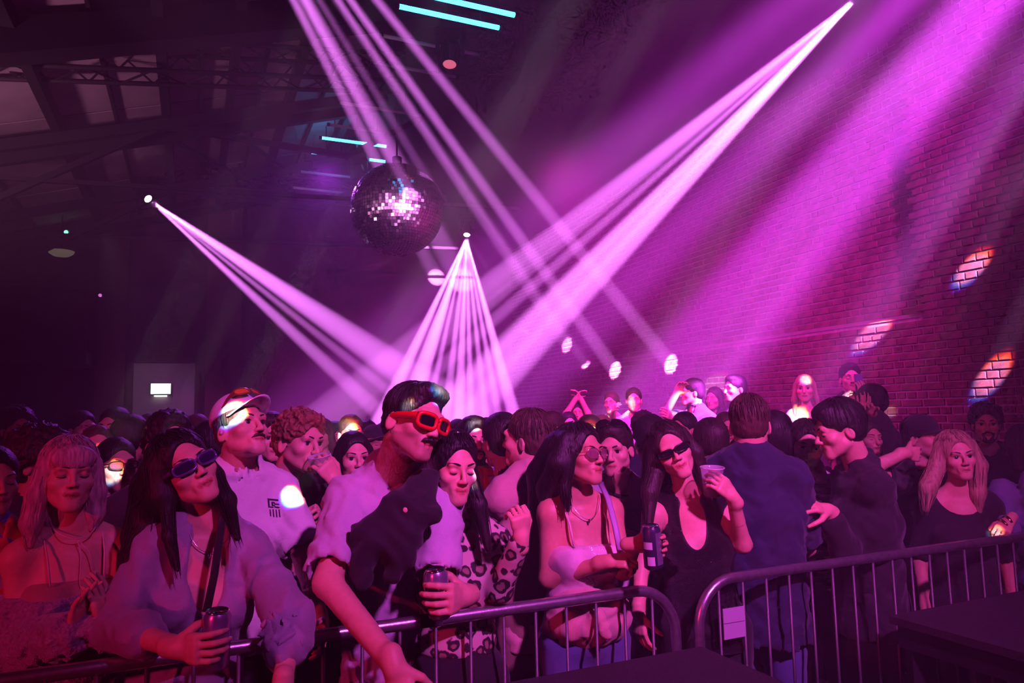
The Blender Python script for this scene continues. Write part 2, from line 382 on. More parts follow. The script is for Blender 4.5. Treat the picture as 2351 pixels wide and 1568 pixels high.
class Cap:
    def __init__(s, a, b, ra, rb): s.a = np.asarray(a, float); s.b = np.asarray(b, float); s.ra = ra; s.rb = rb
    def bb(s): r = max(s.ra, s.rb); return np.minimum(s.a, s.b) - r, np.maximum(s.a, s.b) + r
    def ev(s, x, y, z):
        b = s.b - s.a; L = b @ b + 1e-12
        px, py, pz = x - s.a[0], y - s.a[1], z - s.a[2]
        h = np.clip((px * b[0] + py * b[1] + pz * b[2]) / L, 0, 1)
        return np.sqrt((px - h * b[0]) ** 2 + (py - h * b[1]) ** 2 + (pz - h * b[2]) ** 2) - (s.ra + (s.rb - s.ra) * h)
    def grow(s, o): return Cap(s.a, s.b, s.ra + o, s.rb + o)
class Ell:
    def __init__(s, c, r, R=None): s.c = np.asarray(c, float); s.r = np.asarray(r, float); s.R = np.eye(3) if R is None else R
    def bb(s): e = np.sqrt(((s.R * s.r) ** 2).sum(1)); return s.c - e, s.c + e
    def ev(s, x, y, z):
        px, py, pz = x - s.c[0], y - s.c[1], z - s.c[2]; R = s.R
        q = [px * R[0, i] + py * R[1, i] + pz * R[2, i] for i in range(3)]
        k0 = np.sqrt(sum((q[i] / s.r[i]) ** 2 for i in range(3))); k1 = np.sqrt(sum((q[i] / s.r[i] ** 2) ** 2 for i in range(3))) + 1e-9
        return k0 * (k0 - 1) / k1
    def grow(s, o): return Ell(s.c, s.r + o, s.R)
class Loft:
    """tube of elliptic section: half widths (along X) and half depths (along Yd) at both ends"""
    def __init__(s, a, b, wa, wb, X, Yd): s.a = np.asarray(a, float); s.b = np.asarray(b, float); s.wa = wa; s.wb = wb; s.X = unit(X); s.Y = unit(Yd)
    def bb(s): r = max(s.wa[0], s.wb[0], s.wa[1], s.wb[1]); return np.minimum(s.a, s.b) - r, np.maximum(s.a, s.b) + r
    def ev(s, x, y, z):
        b = s.b - s.a; L = b @ b + 1e-12
        px, py, pz = x - s.a[0], y - s.a[1], z - s.a[2]
        h = np.clip((px * b[0] + py * b[1] + pz * b[2]) / L, 0, 1)
        px, py, pz = px - h * b[0], py - h * b[1], pz - h * b[2]
        qx = px * s.X[0] + py * s.X[1] + pz * s.X[2]; qy = px * s.Y[0] + py * s.Y[1] + pz * s.Y[2]
        Z = np.cross(s.X, s.Y); qz = px * Z[0] + py * Z[1] + pz * Z[2]
        w = s.wa[0] + (s.wb[0] - s.wa[0]) * h; d = s.wa[1] + (s.wb[1] - s.wa[1]) * h; m = np.minimum(w, d) * 0.8
        k0 = np.sqrt((qx / w) ** 2 + (qy / d) ** 2 + (qz / m) ** 2); k1 = np.sqrt((qx / w ** 2) ** 2 + (qy / d ** 2) ** 2 + (qz / m ** 2) ** 2) + 1e-6
        return np.where(k0 < 1e-4, -np.minimum(w, d), k0 * (k0 - 1) / k1)
    def grow(s, o): return Loft(s.a, s.b, (s.wa[0] + o, s.wa[1] + o), (s.wb[0] + o, s.wb[1] + o), s.X, s.Y)
class Half:
    """half space: inside where (p-c).n < 0"""
    def __init__(s, c, n): s.c = np.asarray(c, float); s.n = unit(n)
    def bb(s): return V(-99, -99, -99), V(99, 99, 99)
    def ev(s, x, y, z): return (x - s.c[0]) * s.n[0] + (y - s.c[1]) * s.n[1] + (z - s.c[2]) * s.n[2]

def waves(x, y, z, amp, lam, seed, n=4, aniso=(1, 1, 1)):
    r = np.random.default_rng(seed); out = 0
    wx = .35 * lam * np.sin(z * (3.1 / lam) + r.uniform(0, 6)) + .3 * lam * np.sin(x * (2.3 / lam) + r.uniform(0, 6)); wz = .4 * lam * np.sin(x * (2.7 / lam) + r.uniform(0, 6)) + .3 * lam * np.sin(y * (2.9 / lam) + r.uniform(0, 6))
    for i in range(n):
        k = unit(r.normal(size=3) * np.array(aniso)) * (2 * math.pi / (lam * r.uniform(0.6, 2.2)))
        out = out + np.sin((x + wx) * k[0] + (y + wz) * k[1] + (z + wz) * k[2] + r.uniform(0, 6.28))
    return out * (amp / math.sqrt(n))

def field_mesh(ops, h, clip=None, disp=None):
    """ops: list of (op, k, prim), op in '+' union, '-' cut, '&' intersect. returns verts, quads"""
    los = [o[2].bb()[0] - o[1] for o in ops if o[0] == '+']; his = [o[2].bb()[1] + o[1] for o in ops if o[0] == '+']
    lo = np.min(los, axis=0) - 2.5 * h; hi = np.max(his, axis=0) + 2.5 * h
    if clip is not None: lo = np.maximum(lo, clip[0]); hi = np.minimum(hi, clip[1])
    n = np.maximum(np.ceil((hi - lo) / h).astype(int) + 1, 3)
    ax = [lo[i] + np.arange(n[i]) * h for i in range(3)]
    D = np.full(n, 0.5, np.float32)
    for op, k, pr in ops:
        if op == 'w':
            for a, lam, seed, ani in pr:
                D += waves(ax[0].astype(np.float32)[:, None, None], ax[1].astype(np.float32)[None, :, None], ax[2].astype(np.float32)[None, None, :], a, lam, seed, aniso=ani)
            continue
        b0, b1 = pr.bb(); pad = k + 2.5 * h
        i0 = np.clip(np.floor((b0 - pad - lo) / h).astype(int), 0, n); i1 = np.clip(np.ceil((b1 + pad - lo) / h).astype(int) + 1, 0, n)
        if np.any(i1 <= i0):
            if op == '&': D[:] = 0.5
            continue
        sl = tuple(slice(a, b) for a, b in zip(i0, i1))
        d = pr.ev(ax[0][sl[0]].astype(np.float32)[:, None, None], ax[1][sl[1]].astype(np.float32)[None, :, None], ax[2][sl[2]].astype(np.float32)[None, None, :])
        S = D[sl]
        if op == '+':
            r = np.minimum(S, d)
            if k > 0: r = r - np.maximum(k - np.abs(S - d), 0) ** 2 / (4 * k)
        else:
            e = -d if op == '-' else d
            r = np.maximum(S, e)
            if k > 0: r = r + np.maximum(k - np.abs(S - e), 0) ** 2 / (4 * k)
        D[sl] = r
    if disp is not None:
        for a, lam, seed, ani in disp:
            D += waves(ax[0].astype(np.float32)[:, None, None], ax[1].astype(np.float32)[None, :, None], ax[2].astype(np.float32)[None, None, :], a, lam, seed, aniso=ani)
    return surface_nets(D, lo, h)

_CO = np.array([[i, j, k] for i in (0, 1) for j in (0, 1) for k in (0, 1)])
_ED = [(0, 1), (2, 3), (4, 5), (6, 7), (0, 2), (1, 3), (4, 6), (5, 7), (0, 4), (1, 5), (2, 6), (3, 7)]
def surface_nets(D, lo, h):
    S = D < 0
    nx, ny, nz = D.shape
    c = np.zeros((nx - 1, ny - 1, nz - 1), np.int8)
    for i, j, k in _CO: c += S[i:nx - 1 + i, j:ny - 1 + j, k:nz - 1 + k]
    act = np.argwhere((c > 0) & (c < 8))
    if len(act) == 0: return np.zeros((0, 3)), np.zeros((0, 4), int)
    idx = np.full(c.shape, -1, np.int32); idx[act[:, 0], act[:, 1], act[:, 2]] = np.arange(len(act))
    val = np.stack([D[act[:, 0] + i, act[:, 1] + j, act[:, 2] + k] for i, j, k in _CO], 1)
    acc = np.zeros((len(act), 3)); cnt = np.zeros(len(act))
    for a, b in _ED:
        va, vb = val[:, a], val[:, b]; m = (va < 0) != (vb < 0)
        t = np.where(m, va / np.where(m, va - vb, 1), 0)
        p = _CO[a] + t[:, None] * (_CO[b] - _CO[a]); acc += np.where(m[:, None], p, 0); cnt += m
    v = lo + (act + acc / np.maximum(cnt, 1)[:, None]) * h
    F = []
    for axn in range(3):
        sl0 = [slice(None)] * 3; sl1 = [slice(None)] * 3
        sl0[axn] = slice(0, -1); sl1[axn] = slice(1, None)
        A, B = S[tuple(sl0)], S[tuple(sl1)]
        e = np.argwhere(A != B)
        o1, o2 = (axn + 1) % 3, (axn + 2) % 3
        ok = (e[:, o1] > 0) & (e[:, o2] > 0) & (e[:, o1] < D.shape[o1] - 1) & (e[:, o2] < D.shape[o2] - 1)
        e = e[ok]; ins = A[e[:, 0], e[:, 1], e[:, 2]]
        q = []
        for d1, d2 in ((-1, -1), (0, -1), (0, 0), (-1, 0)):
            w = e.copy(); w[:, o1] += d1; w[:, o2] += d2; q.append(idx[w[:, 0], w[:, 1], w[:, 2]])
        q = np.stack(q, 1); q = np.where(ins[:, None], q, q[:, ::-1])
        F.append(q)
    F = np.concatenate(F); F = F[(F >= 0).all(1)]
    return v, F

def np_object(name, v, f, m, parent, tint=None, smooth=True):
    off = np.array(parent.get('_o', (0, 0, 0))) if parent is not None else np.zeros(3)
    me = bpy.data.meshes.new(name)
    v = np.asarray(v, np.float32) - off.astype(np.float32)
    nv = len(v); f = np.asarray(f, np.int32); nf = len(f)
    me.vertices.add(nv); me.vertices.foreach_set('co', v.ravel())
    me.loops.add(nf * 4); me.loops.foreach_set('vertex_index', f.ravel())
    me.polygons.add(nf); me.polygons.foreach_set('loop_start', np.arange(nf, dtype=np.int32) * 4)
    me.update(calc_edges=True)
    me.polygons.foreach_set('use_smooth', np.full(nf, smooth))
    if tint is not None:
        ca = me.attributes.new('tint', 'FLOAT_COLOR', 'POINT')
        ca.data.foreach_set('color', np.concatenate([tint, np.ones((nv, 1))], 1).astype(np.float32).ravel())
    if m is not None: me.materials.append(m)
    o = bpy.data.objects.new(name, me); COL.objects.link(o)
    if parent is not None: o.parent = parent
    o['_o'] = [float(q) for q in off]
    return o

def join_meshes(parts):
    vs, fs, n = [], [], 0
    for v, f in parts:
        vs.append(v); fs.append(np.asarray(f) + n); n += len(v)
    return np.concatenate(vs), np.concatenate(fs)

def tubes_quads(mb):
    """MB made only of quads (no caps) as arrays"""
    return np.array(mb.v), np.array(mb.f, int)

# ------------------------------------------------------------------ head
class Head:
    def __init__(s, c, yaw=0, pitch=0, roll=0, sc=1.0, female=False, jaw=1.0, turn=None):
        s.c = np.asarray(c, float); s.R = Rz(yaw) @ Rx(-pitch) @ Ry(roll); s.k = sc; s.female = female; s.jaw = jaw
    def w(s, *p): return s.c + s.R @ (np.array(p, float) * s.k)
    def ell(s, c, r, tilt=0): return Ell(s.w(*c), np.array(r) * s.k, s.R @ Rx(tilt))
    def cap(s, a, b, ra, rb): return Cap(s.w(*a), s.w(*b), ra * s.k, rb * s.k)
    def loc(s, p): return ((p - s.c) @ s.R) / s.k
    def ops(s, smile=0.0, fine=True, open_eyes=False):
        f = s.female; j = s.jaw * (0.90 if f else 1.0)
        o = [('+', 0, s.ell((0, .012, .035), (.0735, .094, .081))),
             ('+', .03, s.ell((0, -.030, -.030), (.060 * (.96 if f else 1), .058, .080))),
             ('+', .03, s.cap((.044 * j, -.008, -.062), (.013 * j, -.070, -.099), .020, .017)),
             ('+', .03, s.cap((-.044 * j, -.008, -.062), (-.013 * j, -.070, -.099), .020, .017)),
             ('+', .02, s.cap((-.011 * j, -.076, -.100), (.011 * j, -.076, -.100), .0135 if f else .016, .0135 if f else .016)),
             ('+', .025, s.ell((.041, -.060, -.028), (.024, .024, .020))),
             ('+', .025, s.ell((-.041, -.060, -.028), (.024, .024, .020))),
             ('+', .02, s.cap((-.036, -.080, .020), (.036, -.080, .020), .013 if f else .016, .013 if f else .016))]
        if fine:
            for q in (-1, 1):
                o.append(('-', .012, s.ell((q * .032, -.104, -.002), (.020, .022, .014))))
                if open_eyes:
                    o.append(('+', .004, s.cap((q * .019, -.0835, .0085), (q * .045, -.0790, .0075), .0045, .0040))); o.append(('+', .004, s.cap((q * .019, -.0815, -.0105), (q * .045, -.0775, -.0095), .0040, .0035)))
                else: o.append(('+', .003, s.ell((q * .0315, -.0795, -.002), (.0145, .0125, .0115))))
            o += [('+', .010, s.cap((0, -.089, .010), (0, -.111, -.033), .0068, .0098 if f else .0108)),
                  ('+', .008, s.ell((.0125, -.101, -.037), (.0075, .010, .0075))), ('+', .008, s.ell((-.0125, -.101, -.037), (.0075, .010, .0075))),
                  ('+', .014, s.ell((0, -.0815, -.066), (.033, .0155, .026)))]
            sm = smile
            for q in (-1, 1):
                o.append(('+', .003, s.cap((0, -.0965, -.0630), (q * (.0245 + .006 * sm), -.0850 + .004 * sm, -.0675 + .008 * sm), .0046, .0026)))
                o.append(('+', .003, s.cap((0, -.0950, -.0745), (q * (.0230 + .006 * sm), -.0850 + .004 * sm, -.0690 + .008 * sm), .0053, .0026)))
                o.append(('-', .004, s.cap((0, -.1015, -.0685), (q * (.026 + .005 * sm), -.0895 + .004 * sm, -.0683 + .008 * sm), .0022, .0012)))
                o.append(('-', .004, s.ell((q * .007, -.106, -.046), (.004, .006, .003))))
                Re = s.R @ Rz(-q * 22)
                o.append(('+', .006, Ell(s.w(q * .0755, .012, -.018), np.array((.0075, .0185, .031)) * s.k, Re @ Rx(12))))
                o.append(('-', .005, Ell(s.w(q * .0835, .006, -.016), np.array((.006, .009, .018)) * s.k, Re @ Rx(12))))
        else:
            o += [('+', .012, s.cap((0, -.090, .010), (0, -.112, -.035), .009, .014)), ('+', .012, s.ell((0, -.084, -.066), (.028, .018, .024)))]
            for q in (-1, 1):
                o.append(('-', .012, s.ell((q * .032, -.104, -.002), (.020, .020, .013))))
                o.append(('+', .006, s.ell((q * .0755, .012, -.018), (.009, .018, .030))))
        return o
    def tint(s, v, beard=0.0, lip=(0.80, 0.45, 0.50), makeup=0.0):
        p = s.loc(v); t = np.ones((len(v), 3))
        def blend(mask, col): 
            m = np.clip(mask, 0, 1)[:, None]; t[:] = t * (1 - m) + np.array(col) * m
        d = np.sqrt((p[:, 0] / .026) ** 2 + ((p[:, 2] + .069 - np.abs(p[:, 0]) * .12) / .0105) ** 2)
        front = (p[:, 1] < -.074)
        if beard > 0:
            b = (p[:, 2] < -.045) & (p[:, 2] > -.135) & (p[:, 1] < .012)
            up = np.clip((-.040 - p[:, 2]) / .012, 0, 1) + 0
            blend(b * up * beard * (d > 1.0), (0.33, 0.28, 0.30))
        blend((d < 1.05) * front * 0.9, lip)
        nd = np.sqrt(((np.abs(p[:, 0]) - .007) / .004) ** 2 + ((p[:, 1] + .104) / .008) ** 2 + ((p[:, 2] + .045) / .005) ** 2)
        blend((nd < 1.0) * 0.9, (.12, .05, .05))
        inm = (np.abs(p[:, 2] + .0686) < .0028) & (np.abs(p[:, 0]) < .019) & front
        blend(inm * 0.85, (.22, .08, .09))
        if makeup > 0:
            e = np.sqrt(((np.abs(p[:, 0]) - .032) / .018) ** 2 + ((p[:, 2] - .004) / .011) ** 2)
            blend((e < 1.1) * (p[:, 1] < -.06) * makeup, (.45, .30, .32))
        return t

def arc(s, pts, r, n=6, flat=1.0, mb=None):
    mb = mb or MB(); mb.tube([s.w(*p) for p in pts], np.array(r) * s.k if not np.isscalar(r) else r * s.k, n=n, cap=False, flat=flat); return mb

def brow_lash(hd, closed=True, brow=0.0042, lift=0.0):
    """eyebrows and lash lines"""
    out = []
    for q in (-1, 1):
        mb = MB()
        xs = np.linspace(.013, .052, 7)
        arc(hd, [(q * x, -.0965 + 9 * max(0, x - .018) ** 2 * 1.6, .0195 + .006 * math.sin((x - .013) / .039 * 2.4) + lift) for x in xs], [brow * .8, brow, brow, brow, brow * .8, brow * .6, brow * .3], n=5, mb=mb)
        out.append(('eyebrow', tubes_quads(mb))); mb = MB()
        xs = np.linspace(.018, .046, 6)
        z = -.0075 if closed else 0.0035
        arc(hd, [(q * x, -.0905 + 28 * (x - .031) ** 2, z + (-1 if closed else 1) * .003 * (1 - ((x - .032) / .014) ** 2)) for x in xs], [.0008, .0016, .0018, .0018, .0016, .0010], n=4, mb=mb)
        out.append(('eyelashes', tubes_quads(mb)))
    return out

def eye_mesh(hd, q):
    mb = MB(); n = 12
    prof = [(math.cos(a) * .0122, math.sin(a) * .0122) for a in np.linspace(0.02, math.pi - .02, 10)]
    ax = hd.R @ V(0, -1, 0)
    mb.lathe(hd.w(q * .0315, -.0765, -.001), ax, [(h * hd.k, r * hd.k) for h, r in prof], n)
    v, f = tubes_quads(mb)
    t = np.ones((len(v), 3)) * .8; ring = np.repeat(np.arange(10), n); t[ring < 3] = (.03, .02, .02)
    return v, f, t

# ------------------------------------------------------------------ hair
def hair_cap_ops(hd, thick=.012, line=.082, nape=-.070, side=.0, k=.012, bump=0, lam=.02, seed=1, long=False):
    o = [('+', 0, hd.ell((0, .014, .038), (.074 + thick, .094 + thick, .083 + thick))),
         ('+', .02, hd.ell((0, .040, -.010), (.070 + thick * .8, .062 + thick * .8, .070)))]
    if bump: o.append(('w', 0, [(bump, lam, seed, (1, 1, 1)), (bump * .6, lam * .5, seed + 5, (1, 1, 1))]))
    o.append(('-', k, hd.ell((0, -.130, line - .110), (.070 - side, .100, .112))))            # face opening
    if not long:
        for q in (-1, 1):
            o.append(('-', .008, hd.ell((q * .085, -.002, -.045), (.035, .032, .054)))); o.append(('-', .012, hd.ell((q * .075, -.075, -.055), (.05, .062, .085))))
        o.append(('&', .01, Half(hd.w(0, .05, nape), hd.R @ V(0, -.55, -1))))
    return o

def cap_strands(hd, n, thick, seed, r=.0017, jit=.004, zmin=-.06, part=.0):
    rg = np.random.default_rng(seed); mb = MB()
    for i in range(n):
        ph = rg.uniform(-math.pi, math.pi)          # azimuth, 0 = front (-y)
        fr = abs(ph) < 1.15
        th0 = rg.uniform(.05, .5); th1 = (rg.uniform(1.0, 1.18) if fr else rg.uniform(1.5, 2.1))
        pts = []
        for t in np.linspace(0, 1, 8):
            th = th0 + (th1 - th0) * t
            ra = 1.01 + jit / .09 * math.sin(5 * t + i)
            pts.append(((.074 + thick) * ra * math.sin(th) * math.sin(ph + .12 * math.sin(3 * t + i)) + part * (1 - t), .014 - (.094 + thick) * ra * math.sin(th) * math.cos(ph), .038 + (.083 + thick) * ra * math.cos(th)))
        arc(hd, pts, [r * .6] + [r] * 6 + [r * .5], n=3, mb=mb)
    return tubes_quads(mb) if mb.v else None

def lock_strands(locks, n, seed, r=.0019, wav=.006):
    """locks: list of (world pts, radii)"""
    rg = np.random.default_rng(seed); mb = MB()
    for pts, rad in locks:
        pts = np.asarray(pts, float); m = len(pts); rad = np.asarray(rad, float)
        tt = np.linspace(0, m - 1, 11)
        P_ = np.stack([np.interp(tt, np.arange(m), pts[:, i]) for i in range(3)], 1); Rr = np.interp(tt, np.arange(m), rad)
        d = unit(P_[-1] - P_[0]); x = unit(np.cross(d, V(0, 1, .1))); y = np.cross(d, x)
        for j in range(n):
            a = rg.uniform(0, 6.283); ro = rg.uniform(.75, 1.06); ph = rg.uniform(0, 6.28); fq = rg.uniform(3, 7)
            w = wav * np.sin(fq * np.linspace(0, 1, 11) + ph) * np.linspace(.2, 1, 11)
            e = rg.uniform(.82, 1.10)
            q = P_[0] + (P_ - P_[0]) * e
            pp = q + (Rr * ro)[:, None] * (math.cos(a) * x + math.sin(a) * y) + w[:, None] * (math.cos(a + 1) * x + math.sin(a + 1) * y)
            mb.tube(pp, np.concatenate([[r * .7], np.full(8, r), [r * .7, r * .2]]), n=3, cap=False)
    return tubes_quads(mb)

# ------------------------------------------------------------------ hand
def hand_ops(wr, d, pn, curl=20, spread=4, left=True, sc=1.0, thumb=(35, 20, 15), curls=None):
    """wr wrist point, d direction of the hand, pn palm normal (faces what it holds). left: the thumb lies on the side +cross(d,pn)"""
    d = unit(d); pn = unit(pn - d * (pn @ d)); sd = np.cross(d, pn) * (1 if left else -1)
    o = []
    kc = wr + d * .050 * sc
    o.append(('+', 0, Cap(wr - d * .03, wr + d * .015, .027 * sc, .024 * sc)))
    o.append(('+', .012, Loft(wr + d * .018 * sc, wr + d * .078 * sc, (.030 * sc, .016 * sc), (.040 * sc, .013 * sc), sd, pn)))
    base_off = [.030, .010, -.010, -.029]; ln = [.92, 1.0, .94, .76]
    for i in range(4):
        a0 = math.radians(spread * (1.5 - i)); fd = unit(d * math.cos(a0) + sd * math.sin(a0))
        p = wr + d * (.080 - .004 * abs(i - 1)) * sc + sd * base_off[i] * sc
        cs = curls[i] if curls else (curl, curl * 1.15, curl * .8)
        ang = 0
        o.append(('+', .008, Cap(p - fd * .02 * sc, p, .010 * sc, .0098 * sc)))
        for j, L in enumerate((.043, .027, .022)):
            ang += math.radians(cs[j]); dd = fd * math.cos(ang) + pn * math.sin(ang)
            q = p + dd * L * ln[i] * sc
            r0 = (.0093, .0083, .0075)[j] * sc; r1 = (.0083, .0075, .0062)[j] * sc
            o.append(('+', .002, Cap(p, q, r0, r1))); p = q
    tb = wr + d * .022 * sc + sd * .026 * sc + pn * .006
    t1 = unit(d * .75 + sd * .75 + pn * math.sin(math.radians(thumb[0])))
    t2 = unit(d * .9 + sd * .30 + pn * (math.sin(math.radians(thumb[0])) + math.sin(math.radians(thumb[1]))))
    t3 = unit(d * .85 + sd * .05 + pn * (math.sin(math.radians(thumb[0])) + math.sin(math.radians(thumb[1])) + math.sin(math.radians(thumb[2]))))
    a = tb + t1 * .040 * sc; b = a + t2 * .032 * sc; c = b + t3 * .026 * sc
    o.append(('+', .012, Cap(tb, a, .0135 * sc, .0115 * sc))); o.append(('+', .002, Cap(a, b, .0108 * sc, .0095 * sc))); o.append(('+', .002, Cap(b, c, .0095 * sc, .0072 * sc)))
    return o
# ================================================================== people
SKINS = {'light': mat('skin_light', (0.76, 0.38, 0.29), 0.48, attr=True, noise=0.06, nscale=60, bump=0.06, bscale=260, spec=0.45),
         'tan': mat('skin_tan', (0.60, 0.29, 0.20), 0.46, attr=True, noise=0.06, nscale=60, bump=0.06, bscale=260, spec=0.45),
         'brown': mat('skin_brown', (0.33, 0.18, 0.12), 0.45, attr=True, noise=0.06, nscale=60, bump=0.06, bscale=260, spec=0.45)}
def hairmat(name, col, rough=0.52): return mat('hair_' + name, col, rough, noise=0.35, nscale=90, bump=0.5, bscale=140, stretch=(1, 1, 0.15), spec=0.45)
HAIRS = {'black': hairmat('black', (0.012, 0.009, 0.009)), 'dark': hairmat('dark_brown', (0.030, 0.018, 0.014)), 'brown': hairmat('brown', (0.085, 0.045, 0.028)),
         'ginger': hairmat('ginger', (0.26, 0.10, 0.05)), 'blond': hairmat('blond', (0.45, 0.30, 0.18)), 'pink': hairmat('dyed_pale', (0.55, 0.34, 0.36)), 'grey': hairmat('grey', (0.35, 0.33, 0.32))}
M_eye = mat('eyeball', (1, 1, 1), 0.15, attr=True, spec=0.6)
def cloth(name, col, rough=0.85, noise=0.08, nscale=300, bump=0.25, bscale=500, sheen=0.15, **k): return mat('cloth_' + name, col, rough, noise=noise, nscale=nscale, bump=bump, bscale=bscale, sheen=sheen, **k)

class Pose: pass
def strand_join(base, extra):
    parts = [base] + [e for e in extra if e is not None]
    return join_meshes(parts)

def person(label, px, py, Y, yaw=0, pitch=0, roll=0, female=False, sc=1.0, neck=None, tyaw=None, trol=0, lean=0, hip=(0, 0), sw=None, arms=None,
           skin='light', tops=(), pants=None, hair=None, hcol='dark', res=1.0, fine=True, smile=0, closed=True, eyes=False, brows=True, beard=0, floor=0.0,
           jaw=1.0, group=None, hc=None, name='person', neckr=None, makeup=0, legs=True, fat=1.0, hipw=1.0, bust=1.0, lip=(0.80, 0.45, 0.50)):
    p = Pose(); p.female = female; p.sc = sc; p.Y = Y
    C = P(px, py, Y) if hc is None else np.asarray(hc, float)
    face = -math.degrees(math.atan2(C[0], C[1]))          # yaw 0 looks at the camera
    if tyaw is None: tyaw = yaw * 0.6
    yaw += face; tyaw += face
    hs = sc * (0.955 if female else 1.0)
    hd = Head(C, yaw, pitch, roll, hs, female, jaw); p.hd = hd
    if neck is None: N = C + V(0, 0, -.195 * sc) + Rz(tyaw) @ V(0, .035, 0)
    elif len(neck) == 3 and abs(neck[0]) > 5: N = P(neck[0], neck[1], Y + neck[2])
    else: N = np.asarray(neck, float)
    RT = Rz(tyaw) @ Rx(lean) @ Ry(trol); xt = RT @ V(1, 0, 0); fr = RT @ V(0, -1, 0); up = RT @ V(0, 0, 1)
    p.N, p.x, p.f, p.u = N, xt, fr, up
    sw = (sw or (.142 if female else .168)) * sc
    SL = N + xt * sw - up * .062 * sc; SR = N - xt * sw - up * .062 * sc
    Hc = N - up * .50 * sc + V(hip[0], hip[1], 0); p.H = Hc
    g = fat
    wais = (.120 if female else .145) * sc * g; hw = (.165 if female else .160) * sc * g * hipw
    rib = N - up * .22 * sc + (Hc - (N - up * .50 * sc)) * .4; wa = N - up * .37 * sc + (Hc - (N - up * .50 * sc)) * .75
    nr = neckr or (.044 if female else .056)
    p.neck = Cap(hd.w(0, .022, -.050), N + up * .01, nr * hs, nr * 1.08 * sc)
    p.trap = [Cap(N + up * .035 * sc, N + q * xt * sw * .75 - up * .030 * sc, nr * .85, .040 * sc) for q in (1, -1)]
    p.torso = [Loft(N - up * .075 * sc, rib, (sw * .80, .080 * sc * g), ((.140 if female else .165) * sc * g, .108 * sc * g), xt, fr),
               Loft(rib, wa, ((.138 if female else .165) * sc * g, .105 * sc * g), (wais, .092 * sc * g), xt, fr),
               Loft(wa, Hc, (wais, .092 * sc * g), (hw, .112 * sc * g), xt, fr)]
    p.bust = []
    if female and bust > 0: p.bust = [Ell(N - up * .205 * sc + q * xt * .070 * sc + fr * .078 * sc, V(.060, .056, .062) * sc * bust) for q in (1, -1)]
    arms = arms or {}
    p.arm = {}
    ua, ub, fa, fb = (.043, .034, .034, .023) if female else (.052, .041, .041, .028)
    for side, S, q in (('L', SL, 1), ('R', SR, -1)):
        a = arms.get(side)
        if a is None or 'el' not in a:
            E = S + xt * q * .05 * sc - up * .27 * sc - fr * .02; Wp = E - up * .24 * sc + fr * .06 + xt * q * .0
            a = dict(a or {}); 
        else:
            e = a['el']; E = P(e[0], e[1], Y + e[2]); w = a['wr']; Wp = P(w[0], w[1], Y + w[2])
        if 'sh' in a: s_ = a['sh']; S = P(s_[0], s_[1], Y + s_[2])
        p.arm[side] = dict(S=S, E=E, W=Wp, up=Cap(S, E, ua * sc, ub * sc), fo=Cap(E, Wp, fa * sc, fb * sc), spec=a, ball=Ell(S, V(1, 1, 1) * (.048 if female else .058) * sc))
    # legs
    p.legs = []
    fl = floor
    if legs:
        for q in (1, -1):
            h0 = Hc + q * xt * .085 * sc - V(0, 0, .04); kn = V(h0[0], h0[1], 0) * 1.0 + q * xt * .01 + fr * .03; kn[2] = fl + (h0[2] - fl) * .52; kn[:2] += 0
            an = V(h0[0], h0[1], fl + .09) + q * xt * .02; ft = an + fr * .15 - V(0, 0, .045)
            p.legs += [Cap(h0, kn, .085 * sc * g, .058 * sc), Cap(kn, an, .055 * sc, .038 * sc), Cap(an - V(0, 0, .03), ft, .042 * sc, .032 * sc)]
    root = empty(name, V(Hc[0], Hc[1], fl)); tag(root, label, 'person', group); p.root = root
    sk = SKINS[skin]
    # ---- body mesh
    hh = (.0048 if fine else .0082) * res; hb = (.0155 if fine else .022) * res
    ops = hd.ops(smile, fine, eyes) + [('+', .02, p.neck)] + [('+', .03, t) for t in p.trap] + [('+', .03, p.torso[0])]
    zc = N[2] - .03
    vh, fh = field_mesh(ops, hh, clip=(V(-99, -99, zc) if True else None, V(99, 99, 99)))
    parts = [(vh, fh)]; tints = [hd.tint(vh, beard, lip, makeup)]
    bops = [('+', 0, p.torso[0]), ('+', .04, p.torso[1]), ('+', .04, p.torso[2]), ('+', .03, p.neck)] + [('+', .03, t) for t in p.trap] + [('+', .03, b.grow(-.008)) for b in p.bust]
    for a in p.arm.values(): bops += [('+', .035, a['ball']), ('+', .03, a['up']), ('+', .02, a['fo'])]
    hand_low = min(min(a['E'][2], a['W'][2]) for a in p.arm.values()) - .06
    if p.legs:
        vl, fl_ = field_mesh([('+', 0, p.torso[2])] + [('+', .03, l) for l in p.legs], .028, clip=(V(-99, -99, fl - .1), V(99, 99, Hc[2] + .03)))
        parts.append((vl, fl_)); tints.append(np.ones((len(vl), 3)))
    vb, fb_ = field_mesh(bops, hb, clip=(V(-99, -99, fl - .1), V(99, 99, hd.w(0, 0, -.06)[2])) if not any(a['E'][2] > N[2] - .02 or a['W'][2] > N[2] - .02 for a in p.arm.values()) else None)
    parts.append((vb, fb_)); tints.append(np.ones((len(vb), 3)))
    for side, a in p.arm.items():
        s = a['spec'].get('hand')
        fdir = unit(a['W'] - a['E'])
        if s is None:
            if not fine: s = dict(curl=25, rough=True)
            else: s = dict(curl=22)
        hdr = np.asarray(s.get('d', fdir), float); pn = np.asarray(s.get('pn', (-xt if side == 'L' else xt) + fr * .2), float)
        lf = s.get('left', None)
        if lf is None: lf = (side == 'R')
        ho = hand_ops(a['W'], hdr, pn, curl=s.get('curl', 20), spread=s.get('spread', 4), left=lf, sc=sc * (0.92 if female else 1.03), thumb=s.get('thumb', (30, 20, 15)), curls=s.get('curls'))
        ho.append(('+', .015, Cap(a['E'] + (a['W'] - a['E']) * .5, a['W'], (fa + fb) / 2 * sc, fb * sc)))
